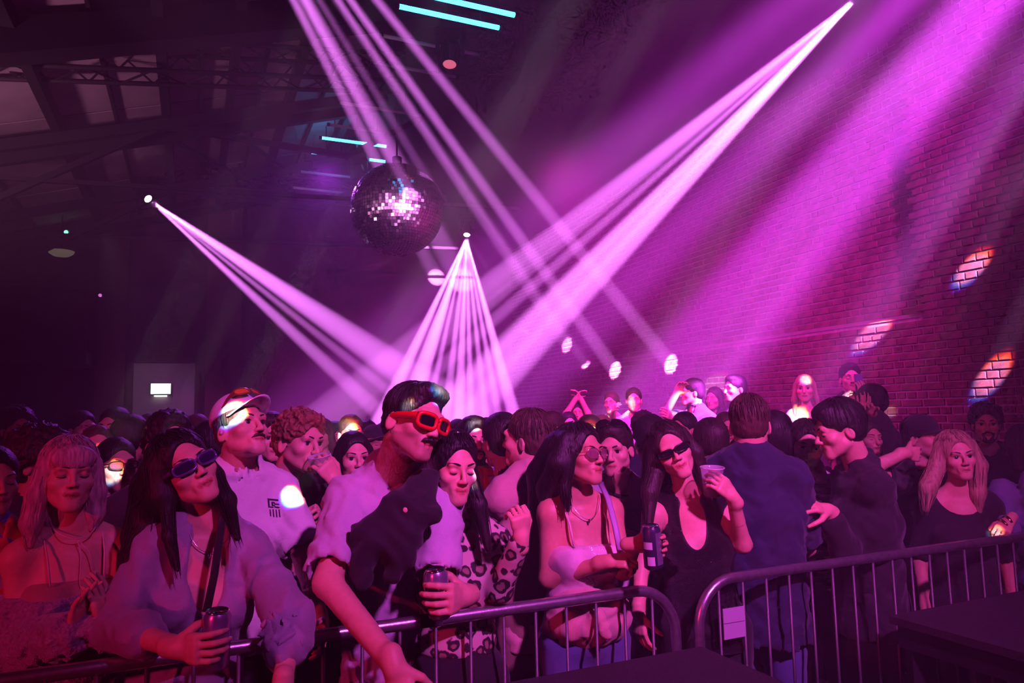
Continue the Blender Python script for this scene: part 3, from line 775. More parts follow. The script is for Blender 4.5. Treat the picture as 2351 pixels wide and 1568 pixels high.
        hv, hf = field_mesh(ho, (.0042 if fine and a['spec'].get('hand') else .0085) * res, clip=None)
        parts.append((hv, hf)); tints.append(np.ones((len(hv), 3)))
        dd = unit(hdr); pnn = unit(pn - dd * (pn @ dd)); a['palm'] = a['W'] + dd * .068 * sc; a['pn'] = pnn; a['d'] = dd
    v, f = join_meshes(parts)
    p.body = np_object('body', v, f, sk, root, np.concatenate(tints))
    # ---- eyes, brows
    if eyes:
        for q in (-1, 1):
            ev, ef, et = eye_mesh(hd, q); np_object('eye', ev, ef, M_eye, root, et)
    if brows:
        for nm, (bv, bf) in brow_lash(hd, closed=not eyes, brow=.0028 if female else .0038): np_object(nm, bv, bf, HAIRS['dark' if hcol in ('brown', 'blond', 'pink', 'ginger', 'grey') else hcol], root)
    for t in tops: garment(p, res=res * (1.0 if fine else 1.7), **t)
    if pants and legs:
        o = [('+', 0, Loft(wa - up * .03, Hc, (wais + .012, .092 * sc * g + .012), (hw + .012, .112 * sc * g + .012), xt, fr))] + [('+', .03, l.grow(.014)) for i, l in enumerate(p.legs) if i % 3 != 2]
        v, f = field_mesh(o, (.022 if fine else .030) * res, disp=[(.003, .07, 5, (1, 1, 2))]); np_object('trousers', v, f, pants, root)
        o = [('+', 0, l.grow(.008)) for i, l in enumerate(p.legs) if i % 3 == 2]
        for q in o:
            v, f = field_mesh([q], .02 * res); np_object('shoe', v, f, mat('shoe_dark', (.03, .03, .03), .6), root)
    if hair: make_hair(p, hcol=hcol, fine=fine, res=res, **hair)
    return p

def garment(p, name='t_shirt', m=None, off=.012, sleeve=.55, hem=.50, neck='crew', flare=.0, wr=.003, res=1.0, h=.0105, cuff=None, nr=None, seed=3, lam=.11, slv_off=None, k=.03, deep=.0, straps=False, neckz=.0, collar=False, hollow=True, ct=.55):
    sc = p.sc; up, fr, xt, N = p.u, p.f, p.x, p.N
    so = slv_off if slv_off is not None else off + .008
    T = p.torso
    Hb = p.H - up * max(0, hem - .50) * sc
    ops = [('+', 0, T[0].grow(off)), ('+', .04, T[1].grow(off + flare * .4)), ('+', .04, Loft(T[2].a, Hb, (T[2].wa[0] + off + flare * .7, T[2].wa[1] + off + flare * .7), (T[2].wb[0] + off + flare * .6, T[2].wb[1] + off + flare * .6), xt, fr))]
    ops += [('+', .03, b.grow(off * .8)) for b in p.bust]
    if not straps: ops += [('+', .045, t.grow(off * .8 + .010)) for t in p.trap]
    ops.append(('&', .006, Half(N - up * hem * sc + (p.H - (N - up * .50 * sc)) * min(1, hem / .5), -up)))
    hol = []
    if sleeve > 0:
        for a in p.arm.values():
            ops.append(('+', .03, a['ball'].grow(off * .3)))
            S, E, Wp = a['S'], a['E'], a['W']; ra, rb = a['up'].ra, a['up'].rb
            if sleeve <= 1.0:
                e = S + (E - S) * sleeve; r1 = ra + (rb - ra) * sleeve + so
                ops.append(('+', .03, Cap(S, e, ra + off, r1)))
                hol.append(Cap(e + unit(E - S) * (r1 - .022), e + unit(E - S) * .12, r1 - .007, r1 + .01))
            else:
                t = sleeve - 1; e = E + (Wp - E) * t; r1 = a['fo'].ra + (a['fo'].rb - a['fo'].ra) * t + so
                ops += [('+', .03, Cap(S, E, ra + off, rb + so)), ('+', .02, Cap(E, e, a['fo'].ra + so, cuff or r1))]
    if wr > 0: ops.append(('w', 0, [(wr, lam, seed, (1, 1, .45)), (wr * .5, lam * .45, seed + 9, (1, 1, 1.2))]))
    if sleeve > 0 and sleeve <= 1.0 and hollow: ops += [('-', .003, c) for c in hol]
    ops.append(('&', .004, Half(N - up * hem * sc + (p.H - (N - up * .50 * sc)) * min(1, hem / .5), -up)) if sleeve <= 1.0 and sleeve < .8 else ('w', 0, []))
    if neck == 'crew':
        r = nr or (.058 if p.female else .070)
        ops.append(('-', .006, Ell(N + up * (.030 + neckz) * sc + fr * .02, V(r, r * 1.0, .058) * sc, np.stack([xt, fr, up], 1))))
    elif neck == 'v':
        ops.append(('-', .008, Ell(N + up * .03 + fr * .01, V(.065, .07, .055) * sc, np.stack([xt, fr, up], 1))))
        ops.append(('-', .012, Ell(N + fr * .10 - up * (.03 + deep * .5), V(.052, .09, .085 + deep * .6) * sc, np.stack([xt, fr, up], 1))))
    elif neck == 'scoop':
        ops.append(('-', .012, Ell(N + fr * .06 + up * .04, V(.115, .14, .130 + deep) * sc, np.stack([xt, fr, up], 1))))
    elif neck == 'cami':
        ops.append(('&', .02, Half(N - up * (.135 + deep) * sc, up * 1.0 + fr * ct)))
    elif neck == 'high':
        ops.append(('+', .012, Cap(p.neck.a + (p.neck.b - p.neck.a) * .55, p.neck.b, p.neck.ra + .006, p.neck.rb + .010)))
    if collar:
        c0 = p.neck.b + (p.neck.a - p.neck.b) * .10
        ops.append(('+', .008, Cap(c0, c0 + (p.neck.a - p.neck.b) * .22, p.neck.rb + .016, p.neck.rb + .013)))
        ops.append(('-', .004, Cap(c0 + up * .02 + fr * .07, c0 + up * .2 + fr * .08, .045, .045)))
    v, f = field_mesh(ops, h * res)
    o = np_object(name, v, f, m, p.root)
    return o

def lock(p, pts, rad):
    """pts in head-local coords for the first, then px/py/dd pixel coordinates or world"""
    out = []
    for q in pts:
        if len(q) == 4: out.append(p.hd.w(*q[1:]))
        elif abs(q[0]) > 5: out.append(P(q[0], q[1], p.Y + q[2]))
        else: out.append(np.asarray(q, float))
    return np.array(out), np.array(rad) * p.sc

def make_hair(p, kind='short', thick=.010, line=.082, nape=-.07, hcol='dark', fine=True, res=1.0, locks=(), bump=.0014, lam=.02, strands=150, lstr=45, wav=.006, seed=1, side=.0, bangs=0, name='hair', cut=(), extra=()):
    hd = p.hd; m = HAIRS[hcol]
    ops = hair_cap_ops(hd, thick, line, nape, side, bump=bump, lam=lam, seed=seed, long=(kind == 'long'))
    if kind == 'quiff':
        ops.insert(2, ('+', .03, hd.ell((0, -.040, .092), (.058, .050, .032))))
    for e in extra: ops.insert(2, ('+', .015, hd.ell(e[0], e[1])))
    if bangs:
        ops.append(('+', .012, hd.ell((0, -.082, .052), (.066, .026, .030 + bangs))))
    lk = [lock(p, *l) for l in locks]
    for pts, rad in lk:
        for i in range(len(pts) - 1): ops.append(('+', .02, Cap(pts[i], pts[i + 1], rad[i], rad[i + 1])))
    for c in cut: ops.append(('-', .01, hd.ell(*c)))
    v, f = field_mesh(ops, (.0060 if fine else .009) * res)
    ex = []
    if fine and strands and res < 1.2: ex.append(cap_strands(hd, strands, thick, seed, zmin=nape))
    if lk and fine: ex.append(lock_strands(lk, lstr, seed, wav=wav))
    v, f = strand_join((v, f), ex)
    np_object(name, v, f, m, p.root)

def facial_hair(p, mous=0.0, beard=0.0, col='dark', res=1.0):
    hd = p.hd; ops = []
    if mous:
        for q in (-1, 1):
            ops += [('+', .004, hd.cap((q * .003, -.1035, -.0525), (q * .018, -.0985, -.0560), .0065 * mous, .0060 * mous)), ('+', .004, hd.cap((q * .018, -.0985, -.0560), (q * .029, -.0890, -.0640), .0055 * mous, .0025))]
    if beard:
        for q in (-1, 1):
            ops += [('+', .01, hd.cap((q * .066, -.005, -.020), (q * .055, -.020, -.062), .006, .013 * beard)), ('+', .012, hd.cap((q * .055, -.020, -.062), (q * .016, -.076, -.104), .014 * beard, .019 * beard)),
                    ('+', .008, hd.cap((q * .030, -.086, -.062), (q * .016, -.090, -.095), .006, .010))]
        ops.append(('+', .012, hd.cap((-.012, -.080, -.106), (.012, -.080, -.106), .020 * beard, .020 * beard)))
        ops.append(('-', .004, hd.ell((0, -.105, -.069), (.020, .03, .0085))))
    v, f = field_mesh(ops, .0032 * res, disp=[(.0011, .007, 4, (1, 1, 1))]); np_object('moustache' if not beard else 'beard', v, f, HAIRS[col], p.root)

def sunglasses(p, style='wrap', frame=None, lens=None, z=0.0, y=-.106, up_on_head=False, w=.029, h=.019, rim=.0035, temple=.006, pw=2.6, tilt=0, name='sunglasses', thick=.004):
    hd = p.hd; root = p.root
    if up_on_head:
        h2 = Head(hd.w(0, 0, 0), 0, 0, 0, hd.k, hd.female); h2.R = hd.R @ Rx(-38); h2.c = hd.w(0, .020, .060)
    else: h2 = hd
    g = empty(name, h2.w(0, y, z)); g.location = Vector(h2.w(0, y, z)) - Vector(root['_o']); g.parent = root
    fm, lm = MB(), []
    for q in (-1, 1):
        a = np.linspace(0, 2 * math.pi, 29)[:-1]
        cx = q * (w + .0055); pts = []
        for t in a:
            ct, st = math.cos(t), math.sin(t)
            dx = w * np.sign(ct) * abs(ct) ** (2 / pw); dz = h * np.sign(st) * abs(st) ** (2 / pw)
            if style == 'cat': dz += .25 * max(0, q * dx) * 1.0
            if style == 'aviator': dx *= 1 - .18 * max(0, -dz / h) ; 
            X = cx + dx
            pts.append((X, y + 4.5 * X * X, z + dz))
        loop = [h2.w(*t) for t in pts] + [h2.w(*pts[0]), h2.w(*pts[1])]
        fm.tube(loop, rim * hd.k, n=6, cap=False, flat=1.0)
        lb = MB(); n = len(pts)
        c0 = h2.w(cx, y + 4.5 * cx * cx - .002, z)
        ring = [h2.w(*t) for t in pts]; back = [h2.w(t[0], t[1] + .002, t[2]) for t in pts]
        lb.add([c0] + ring + [h2.w(cx, y + 4.5 * cx * cx + .001, z)] + back, [(0, 1 + i, 1 + (i + 1) % n) for i in range(n)] + [(n + 1, n + 2 + (i + 1) % n, n + 2 + i) for i in range(n)])
        lm.append(lb)
        xo = cx + q * w
        hz = z + h * .35
        T = [(xo, y + 4.5 * xo * xo, hz), (q * .0725, -.070, hz - .001), (q * .0775, -.020, hz - .004), (q * .0775, .012, hz - .008), (q * .074, .030, hz - .022)]
        tb = MB(); tb.tube([h2.w(*t) for t in T], [temple * 1.15, temple, temple * .9, temple * .7, temple * .5], n=6, cap=False, flat=1.0)
        tb.build('temple', frame, g, smooth=True)
    fm.tube([h2.w(-.007, y + .0005, z + h * .3), h2.w(0, y - .002, z + h * .42), h2.w(.007, y + .0005, z + h * .3)], max(rim * .9, .0022) * hd.k, n=6, cap=False)
    g['_o'] = [float(t) for t in h2.w(0, y, z)]
    for c in list(g.children):
        bpy.data.objects.remove(c)
    # rebuild temples with the right origin
    for q in (-1, 1):
        cx = q * (w + .0055); xo = cx + q * w; hz = z + h * .35
        T = [(xo, y + 4.5 * xo * xo, hz), (q * .0725, -.070, hz - .001), (q * .0775, -.020, hz - .004), (q * .0775, .012, hz - .008), (q * .074, .030, hz - .022)]
        tb = MB(); tb.tube([h2.w(*t) for t in T], [temple * 1.15, temple, temple * .9, temple * .7, temple * .5], n=6, cap=False); tb.build('temple', frame, g, smooth=True)
    fm.build('frame', frame, g, smooth=True)
    for lb in lm: lb.build('lens', lens, g, smooth=True)
    return g

def baseball_cap(p, m, mb_, brim_dir=0, tilt=0, lift=.0, stitch=True, brim=True):
    hd = p.hd
    h2 = Head(hd.c, 0, 0, 0, hd.k); h2.R = hd.R @ Rx(tilt) @ Rz(brim_dir)
    ops = [('+', 0, h2.ell((0, .010, .046 + lift), (.0865, .106, .092))), ('&', .006, Half(h2.w(0, 0, .040 + lift), h2.R @ V(0, .05, -1)))]
    v, f = field_mesh(ops, .005)
    np_object('cap_crown', v, f, m, p.root)
    if not brim: return
    b = MB(); nu, nv = 13, 7; top = []
    for layer in (0, 1):
        for i in range(nu):
            u = -1 + 2 * i / (nu - 1)
            for j in range(nv):
                t = j / (nv - 1)
                ang = u * 1.15
                bx, by = .083 * math.sin(ang), .010 - .102 * math.cos(ang)
                ex, ey = bx * 1.02, by - .078 * (1 - .75 * u * u)
                x, y_ = bx + (ex - bx) * t, by + (ey - by) * t
                zz = .043 + lift - .020 * (x / .075) ** 2 - .006 * t - layer * .004
                b.v.append(tuple(h2.w(x, y_, zz)))
    def id_(l, i, j): return l * nu * nv + i * nv + j
    for i in range(nu - 1):
        for j in range(nv - 1):
            b.f.append((id_(0, i, j), id_(0, i, j + 1), id_(0, i + 1, j + 1), id_(0, i + 1, j))); b.f.append((id_(1, i, j), id_(1, i + 1, j), id_(1, i + 1, j + 1), id_(1, i, j + 1)))
    for i in range(nu - 1): b.f.append((id_(0, i, nv - 1), id_(1, i, nv - 1), id_(1, i + 1, nv - 1), id_(0, i + 1, nv - 1)))
    for j in range(nv - 1):
        b.f.append((id_(0, 0, j), id_(1, 0, j), id_(1, 0, j + 1), id_(0, 0, j + 1))); b.f.append((id_(0, nu - 1, j), id_(0, nu - 1, j + 1), id_(1, nu - 1, j + 1), id_(1, nu - 1, j)))
    b.build('cap_brim', mb_, p.root, smooth=True)
# ================================================================== the people of the photograph
def leopard():
    m = bpy.data.materials.new('cloth_leopard'); m.use_nodes = True; nt = m.node_tree; b = nt.nodes['Principled BSDF']; N = nt.nodes.new; L = nt.links.new
    tc = N('ShaderNodeTexCoord'); no = N('ShaderNodeTexNoise'); no.inputs['Scale'].default_value = 25; L(tc.outputs['Object'], no.inputs['Vector'])
    mx = N('ShaderNodeVectorMath'); mx.operation = 'MULTIPLY_ADD'; L(no.outputs['Color'], mx.inputs[0]); mx.inputs[1].default_value = (.03, .03, .03); L(tc.outputs['Object'], mx.inputs[2])
    vo = N('ShaderNodeTexVoronoi'); vo.inputs['Scale'].default_value = 24; L(mx.outputs[0], vo.inputs['Vector'])
    cr = N('ShaderNodeValToRGB'); L(vo.outputs['Distance'], cr.inputs[0]); e = cr.color_ramp.elements
    e[0].position = 0.0; e[0].color = (.30, .20, .15, 1); e[1].position = .28; e[1].color = (.30, .20, .15, 1)
    for pos, c in ((.33, (.03, .02, .02, 1)), (.52, (.03, .02, .02, 1)), (.57, (.62, .50, .42, 1)), (1, (.62, .50, .42, 1))):
        q = e.new(pos); q.color = c
    L(cr.outputs[0], b.inputs['Base Color']); b.inputs['Roughness'].default_value = .85
    return m
def knit():
    m = bpy.data.materials.new('cloth_colour_knit'); m.use_nodes = True; nt = m.node_tree; b = nt.nodes['Principled BSDF']; N = nt.nodes.new; L = nt.links.new
    tc = N('ShaderNodeTexCoord'); vo = N('ShaderNodeTexVoronoi'); vo.inputs['Scale'].default_value = 16; L(tc.outputs['Object'], vo.inputs['Vector'])
    cr = N('ShaderNodeValToRGB'); L(vo.outputs['Color'], cr.inputs[0]); cr.color_ramp.interpolation = 'CONSTANT'; e = cr.color_ramp.elements
    e[0].position = 0; e[0].color = (.75, .05, .05, 1); e[1].position = .45; e[1].color = (.12, .15, .75, 1); q = e.new(.62); q.color = (.6, .6, .75, 1); q = e.new(.78); q.color = (.06, .05, .12, 1)
    L(cr.outputs[0], b.inputs['Base Color']); b.inputs['Roughness'].default_value = .9
    return m
def stripes(name, a, c, scale):
    m = bpy.data.materials.new(name); m.use_nodes = True; nt = m.node_tree; b = nt.nodes['Principled BSDF']; N = nt.nodes.new; L = nt.links.new
    tc = N('ShaderNodeTexCoord'); w = N('ShaderNodeTexWave'); w.bands_direction = 'Z'; w.inputs['Scale'].default_value = scale; L(tc.outputs['Object'], w.inputs['Vector'])
    cr = N('ShaderNodeValToRGB'); cr.color_ramp.interpolation = 'CONSTANT'; L(w.outputs['Fac'], cr.inputs[0]); e = cr.color_ramp.elements; e[0].color = (*a, 1); e[1].position = .5; e[1].color = (*c, 1)
    L(cr.outputs[0], b.inputs['Base Color']); b.inputs['Roughness'].default_value = .85
    return m
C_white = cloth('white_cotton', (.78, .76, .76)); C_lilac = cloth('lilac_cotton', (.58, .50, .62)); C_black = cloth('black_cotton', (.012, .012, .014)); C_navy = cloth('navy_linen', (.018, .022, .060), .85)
C_satin = cloth('mauve_satin', (.36, .29, .40), .45, sheen=.3); C_fluff = cloth('mauve_fleece', (.36, .27, .38), .95, noise=.3, nscale=120, bump=.8, bscale=90, sheen=.5)
C_pink = cloth('blush_satin', (.80, .56, .60), .42); C_salmon = cloth('salmon_linen', (.62, .36, .32)); C_denim = cloth('blue_denim', (.08, .10, .24)); C_dark = cloth('charcoal', (.03, .03, .035))
C_nude = cloth('nude_jersey', (.50, .26, .22)); C_leo = leopard(); C_flower = knit(); C_stripe = stripes('cloth_striped_knit', (.62, .55, .62), (.02, .02, .03), 9.0)
C_grey = cloth('grey_marl', (.30, .29, .31)); C_spark = mat('cloth_black_sequins', (.012, .012, .013), .35, bump=.9, bscale=450, spec=.9)
M_redf = mat('red_acetate', (.75, .015, .02), .3); M_lens = mat('dark_lens', (.012, .008, .014), .08, spec=.8); M_purf = mat('violet_metallic_plastic', (.22, .12, .42), .15, .5); M_purl = mat('violet_mirror_lens', (.06, .03, .14), .08, .6)
M_blkf = mat('black_acetate', (.012, .012, .013), .2); M_wire = mat('gold_wire', (.8, .6, .35), .25, 1.0); M_clearl = mat('tinted_lens', (.30, .10, .16), .08, alpha=.55); M_amber = mat('amber_lens', (.75, .22, .03), .1); M_tort = mat('tortoise_acetate', (.20, .04, .015), .25)
M_gold = mat('gold', (.85, .60, .30), .2, 1.0); M_silver = mat('silver', (.85, .85, .88), .18, 1.0)

def tubep(p, name, pts, r, m, n=6, flat=1.0):
    mb = MB(); mb.tube([q if len(np.shape(q)) and abs(q[0]) < 5 else P(q[0], q[1], p.Y + q[2]) for q in [np.asarray(t, float) for t in pts]], r, n=n, flat=flat); return mb.build(name, m, p.root, smooth=True)
def necklace(p, m, r=.075, drop=.10, pend=True, th=.0012):
    pts = []
    for a in np.linspace(-1.5, 1.5, 17): pts.append(p.N + p.u * (.025 - drop * math.cos(a) ** 1.5 if abs(a) < 1.55 else .02) + p.x * r * math.sin(a) + p.f * (.035 + .058 * math.cos(a)))
    mb = MB(); mb.tube(pts, th, n=4)
    o = mb.build('necklace', m, p.root, smooth=True)
    if pend:
        c = pts[8]; mb = MB(); mb.lathe(c - p.u * .016, p.u, [(0, .0005), (.004, .004), (.012, .005), (.018, .001)], 8); mb.build('pendant', m, p.root)

# --- woman with pale fringe, fluffy jacket
pA = person('woman with pale straight fringe, thin choker strings and fluffy mauve jacket off her shoulders', 158, 1090, 2.32, yaw=8, pitch=4, roll=2, female=True, tyaw=10, neck=(165, 1222, .05), skin='light', hcol='pink', makeup=.5, lip=(.75, .35, .42),
    hair=dict(kind='long', line=.070, thick=.012, bangs=.012, locks=[([(0, -.070, -.01, .03), (0, -.086, .0, -.06), (0, -.094, .01, -.15), (0, -.090, .015, -.22)], [.026, .03, .03, .012]), ([(0, .070, -.01, .03), (0, .084, .0, -.06), (0, .088, .01, -.13), (0, .082, .015, -.18)], [.026, .028, .026, .012]),
        ([(0, 0, .06, .0), (0, 0, .075, -.10), (0, 0, .07, -.2)], [.06, .07, .05])], wav=.002),
    tops=[dict(name='strap_top', m=C_nude, neck='cami', deep=.0, ct=.0, sleeve=0, off=.012, straps=True, wr=.001), dict(name='fluffy_jacket', m=C_fluff, neck='cami', ct=.05, deep=.035, sleeve=1.95, off=.030, slv_off=.042, wr=.007, lam=.05, hem=.62)],
    pants=C_dark, arms={'R': dict(el=(45, 1480, -.05), wr=(170, 1455, -.22), hand=dict(d=(.25, -.15, 1), pn=(1, -.1, 0), curl=10, spread=8)), 'L': dict(el=(330, 1440, .0), wr=(240, 1435, -.20), hand=dict(d=(-.1, -.1, 1), pn=(-1, .2, 0), curl=15))})
for q in (-1, 1): tubep(pA, 'shoulder_strap', [pA.N + pA.x * q * .085 - pA.u * .02 - pA.f * .03, pA.N + pA.x * q * .082 + pA.u * .002 + pA.f * .03, pA.N + pA.x * q * .078 - pA.u * .06 + pA.f * .085, pA.N + pA.x * q * .072 - pA.u * .14 + pA.f * .116], .003, C_pink)
necklace(pA, C_pink, .06, .035, False, .002)
tubep(pA, 'choker_string', [pA.N + pA.f * .088 - pA.u * .012, pA.N + pA.f * .10 - pA.u * .06 + pA.x * .01, pA.N + pA.f * .12 - pA.u * .14 + pA.x * .005, pA.N + pA.f * .14 - pA.u * .24 + pA.x * .02], .0018, C_pink, 4)
tubep(pA, 'choker_string', [pA.N + pA.f * .088 - pA.u * .012, pA.N + pA.f * .105 - pA.u * .05 + pA.x * .03, pA.N + pA.f * .115 - pA.u * .11 + pA.x * .045], .0018, C_pink, 4)

# --- curly haired man behind her
pB = person('man with big dark curly hair in profile behind the woman with the pale fringe', 95, 1062, 2.95, yaw=62, pitch=3, tyaw=30, skin='tan', hcol='dark', hair=dict(kind='short', thick=.040, line=.075, nape=-.08, bump=.007, lam=.035, strands=0), tops=[dict(m=C_dark, sleeve=1.9)], pants=C_dark, eyes=True, res=1.35)

# --- woman with violet sunglasses, long black hair
pC = person('woman with long black hair, violet sunglasses and mauve satin shirt tilting her head back', 424, 1078, 2.26, yaw=18, pitch=14, roll=-24, female=True, sc=1.06, neck=(470, 1215, .06), tyaw=12, trol=6, skin='light', hcol='black', lip=(.75, .30, .35),
    hair=dict(kind='long', line=.088, thick=.010, locks=[([(0, -.072, .0, .05), (0, -.090, .01, -.04), (348, 1180, .02), (325, 1290, -.04), (322, 1385, -.08)], [.028, .040, .058, .056, .020]), ([(0, -.06, .05, .03), (350, 1120, .12), (330, 1230, .10), (312, 1330, .02)], [.05, .06, .06, .03]), ([(0, -.066, -.02, .03), (382, 1150, -.06), (388, 1230, -.10), (408, 1310, -.14)], [.018, .020, .016, .006]),
        ([(0, .070, .02, .03), (0, .080, .03, -.06), (520, 1150, .02), (545, 1235, -.08)], [.026, .028, .026, .010]), ([(0, 0, .06, .02), (0, 0, .085, -.1), (415, 1200, .22)], [.07, .06, .05])], wav=.004, lstr=48),
    tops=[dict(name='satin_shirt', m=C_satin, neck='v', deep=.11, sleeve=1.45, off=.014, slv_off=.026, wr=.0055, lam=.10, hem=.62, flare=.02, cuff=.062)], pants=C_dark,
    arms={'R': dict(el=(270, 1440, -.16), wr=(405, 1486, -.40), hand=dict(d=(.80, -.42, .05), pn=(.45, .88, .02), curls=[(22, 42, 35), (24, 44, 35), (26, 44, 36), (28, 46, 38)], thumb=(45, 20, 10))),
          'L': dict(el=(668, 1420, -.12), wr=(648, 1580, -.30), hand=dict(d=(-.05, -.15, -1), pn=(-.8, .5, 0), curl=18))})
sunglasses(pC, 'wrap', M_purf, M_purl, w=.031, h=.0165, rim=.0042, temple=.008, pw=3.2, y=-.110)
necklace(pC, M_silver, .07, .085, True)
tubep(pC, 'bag_strap', [(518, 1150, .06), (507, 1215, -.10), (492, 1320, -.16), (474, 1405, -.17)], .011, C_black, 6, .35)
for i, (bx, by) in enumerate([(352, 1280)]): tubep(pC, 'earring', [(372, 1130, -.05), (370, 1180, -.07), (373, 1230, -.09)], .0022, M_silver, 5)
# ruffled cuff
cf = [('+', 0, Cap(P(660, 1436, pC.Y - .13), P(652, 1478, pC.Y - .20), .062, .058)), ('w', 0, [(.010, .035, 8, (1, 1, .2))]), ('-', .004, Cap(P(655, 1466, pC.Y - .18), P(646, 1560, pC.Y - .3), .034, .05))]
cv, cf_ = field_mesh(cf, .006); np_object('ruffled_cuff', cv, cf_, C_satin, pC.root)

# --- man with the cap
pD = person('man in white baseball cap and white crew-neck t-shirt with a dark flag print', 553, 985, 2.70, yaw=38, pitch=18, roll=4, neck=(548, 1098, .06), tyaw=22, skin='light', hcol='brown', eyes=True, smile=-.4, neckr=.060,
    hair=dict(kind='short', thick=.004, strands=60), tops=[dict(m=C_white, sleeve=.72, off=.020, slv_off=.032, flare=.02, hem=.62, nr=.068, wr=.005, lam=.10)], pants=C_dark,
    arms={'L': dict(el=(706, 1305, .02), wr=(735, 1430, -.2)), 'R': dict(el=(470, 1330, .15), wr=(480, 1480, .05))})
baseball_cap(pD, C_white, C_white, tilt=-12, lift=.010)
facial_hair(pD, mous=.75, col='brown')
sunglasses(pD, 'wrap', M_tort, M_amber, w=.028, h=.018, rim=.0035, temple=.005, up_on_head=True, y=-.118, z=-.012)
for ex in (-1, 1): np_object('earbud', *field_mesh([('+', 0, pD.hd.ell((ex * .083, .004, -.016), (.006, .007, .007)))], .003), M_white, pD.root)
from mathutils.bvhtree import BVHTree
def on_cloth(p, part):
    g = [c for c in p.root.children if c.name.split('.')[0] == part][0]; off = np.array(g['_o'])
    vv = np.empty(len(g.data.vertices) * 3); g.data.vertices.foreach_get('co', vv); ff = np.empty(len(g.data.polygons) * 4, int); g.data.polygons.foreach_get('vertices', ff)
    t = BVHTree.FromPolygons((vv.reshape(-1, 3) + off).tolist(), ff.reshape(-1, 4).tolist())
    def hit(px, py, lift=.002):
        d = Vector(unit(P(px, py, 1.0) - CAM)); r = t.ray_cast(Vector(CAM), d, 20)
        return None if r[0] is None else (np.array(r[0] - d * lift), np.array(r[1]))
    return hit
# flag print on the chest
def decal(p, base, ux, uy, rects, m, name, lift=.004):
    mb = MB(); n = unit(np.cross(ux, uy))
    for (x0, y0, x1, y1) in rects:
        mb.box(base + ux * (x0 + x1) / 2 + uy * (y0 + y1) / 2, (x1 - x0) / 2, (y1 - y0) / 2, .0012, (ux, uy, n))
    return mb.build(name, m, p.root)
M_print = mat('black_print', (.02, .02, .03), .8)
hit = on_cloth(pD, 't_shirt'); fl = MB()
def flag_patch(x0, y0, x1, y1):
    nx, ny = max(1, int((x1 - x0) / 6)), max(1, int((y1 - y0) / 6)); g = []
    for i in range(nx + 1):
        for j in range(ny + 1):
            u, v = x0 + (x1 - x0) * i / nx, y0 + (y1 - y0) * j / ny; h = hit(614 + u + v * .10, 1144 + v + u * .10); g.append(h[0] if h else P(614 + u, 1144 + v, pD.Y - .1))
    fl.add(g, [(i * (ny + 1) + j, i * (ny + 1) + j + 1, (i + 1) * (ny + 1) + j + 1, (i + 1) * (ny + 1) + j) for i in range(nx) for j in range(ny)])
for r_ in ((0, 0, 25, 4), (0, 0, 4, 20), (0, 18, 12, 21), (8, 8, 12, 16), (8, 7, 16, 10), (8, 14, 16, 17), (14, 10, 26, 13), (14, 17, 26, 20), (2, 25, 5, 41), (9, 24, 12, 42), (16, 24, 19, 42), (23, 23, 26, 41)): flag_patch(*r_)
fl.build('flag_print', M_print, pD.root)

# --- young man in a dark jacket between the cap man and the curly ginger man
pE = person('young man with dark swept hair and dark jacket just behind the white cap man', 618, 1003, 3.75, yaw=18, pitch=-2, skin='light', hcol='dark', hair=dict(kind='quiff', thick=.014), tops=[dict(m=C_dark, sleeve=1.9, neck='v', name='jacket')], pants=C_dark, eyes=True, res=1.35)
# --- curly ginger man sipping through a straw
pF = person('young man with curly ginger hair sipping a drink through a black straw', 688, 1014, 3.12, yaw=40, pitch=-4, roll=4, sc=1.06, neck=(652, 1120, .06), tyaw=18, skin='light', hcol='ginger', eyes=True,
    hair=dict(kind='short', thick=.020, line=.078, bump=.006, lam=.022, strands=0, extra=[((0, -.05, .095), (.066, .045, .030))]),
    tops=[dict(m=C_white, sleeve=.6, off=.016, hem=.6), dict(name='open_shirt', m=C_dark, sleeve=.62, off=.024, neck='v', deep=.4, hem=.6)], pants=C_dark,
    arms={'L': dict(el=(800, 1230, .0), wr=(772, 1108, -.12), hand=dict(d=(-.45, -.25, .8), pn=(-.7, .6, .1), curl=42)), 'R': dict(el=(640, 1290, .0), wr=(690, 1195, -.12), hand=dict(d=(1, -.1, .35), pn=(0, -.9, -.3), curls=[(5, 5, 5), (60, 70, 50), (65, 70, 50), (70, 70, 50)]))})
tubep(pF, 'wrist_band', [(770, 1118, -.12), (771, 1112, -.12)], .034, C_black, 12)

# --- row behind
pG = person('man with cropped hair and bare forehead behind the centre-parted dark haired woman', 806, 995, 4.7, yaw=12, skin='light', hcol='brown', hair=dict(kind='short', thick=.006), tops=[dict(m=C_grey)], pants=C_dark, fine=False)
pH = person('dark haired woman with centre parting peering over the lilac t-shirt shoulder', 812, 1050, 3.35, yaw=14, female=True, skin='light', hcol='black', hair=dict(kind='long', thick=.008, line=.086, locks=[([(0, -.07, .0, .03), (0, -.086, .02, -.08), (0, -.09, .03, -.2)], [.026, .026, .02]), ([(0, .07, .0, .03), (0, .086, .02, -.08), (0, .09, .03, -.2)], [.026, .026, .02])]), tops=[dict(m=C_lilac)], pants=C_dark, eyes=True, res=1.35)
pI = person('person in a dark cap far behind the man with red sunglasses', 860, 1018, 5.2, yaw=30, skin='tan', hcol='black', tops=[dict(m=C_dark)], pants=C_dark, fine=False)
baseball_cap(pI, C_dark, C_dark, tilt=-6)

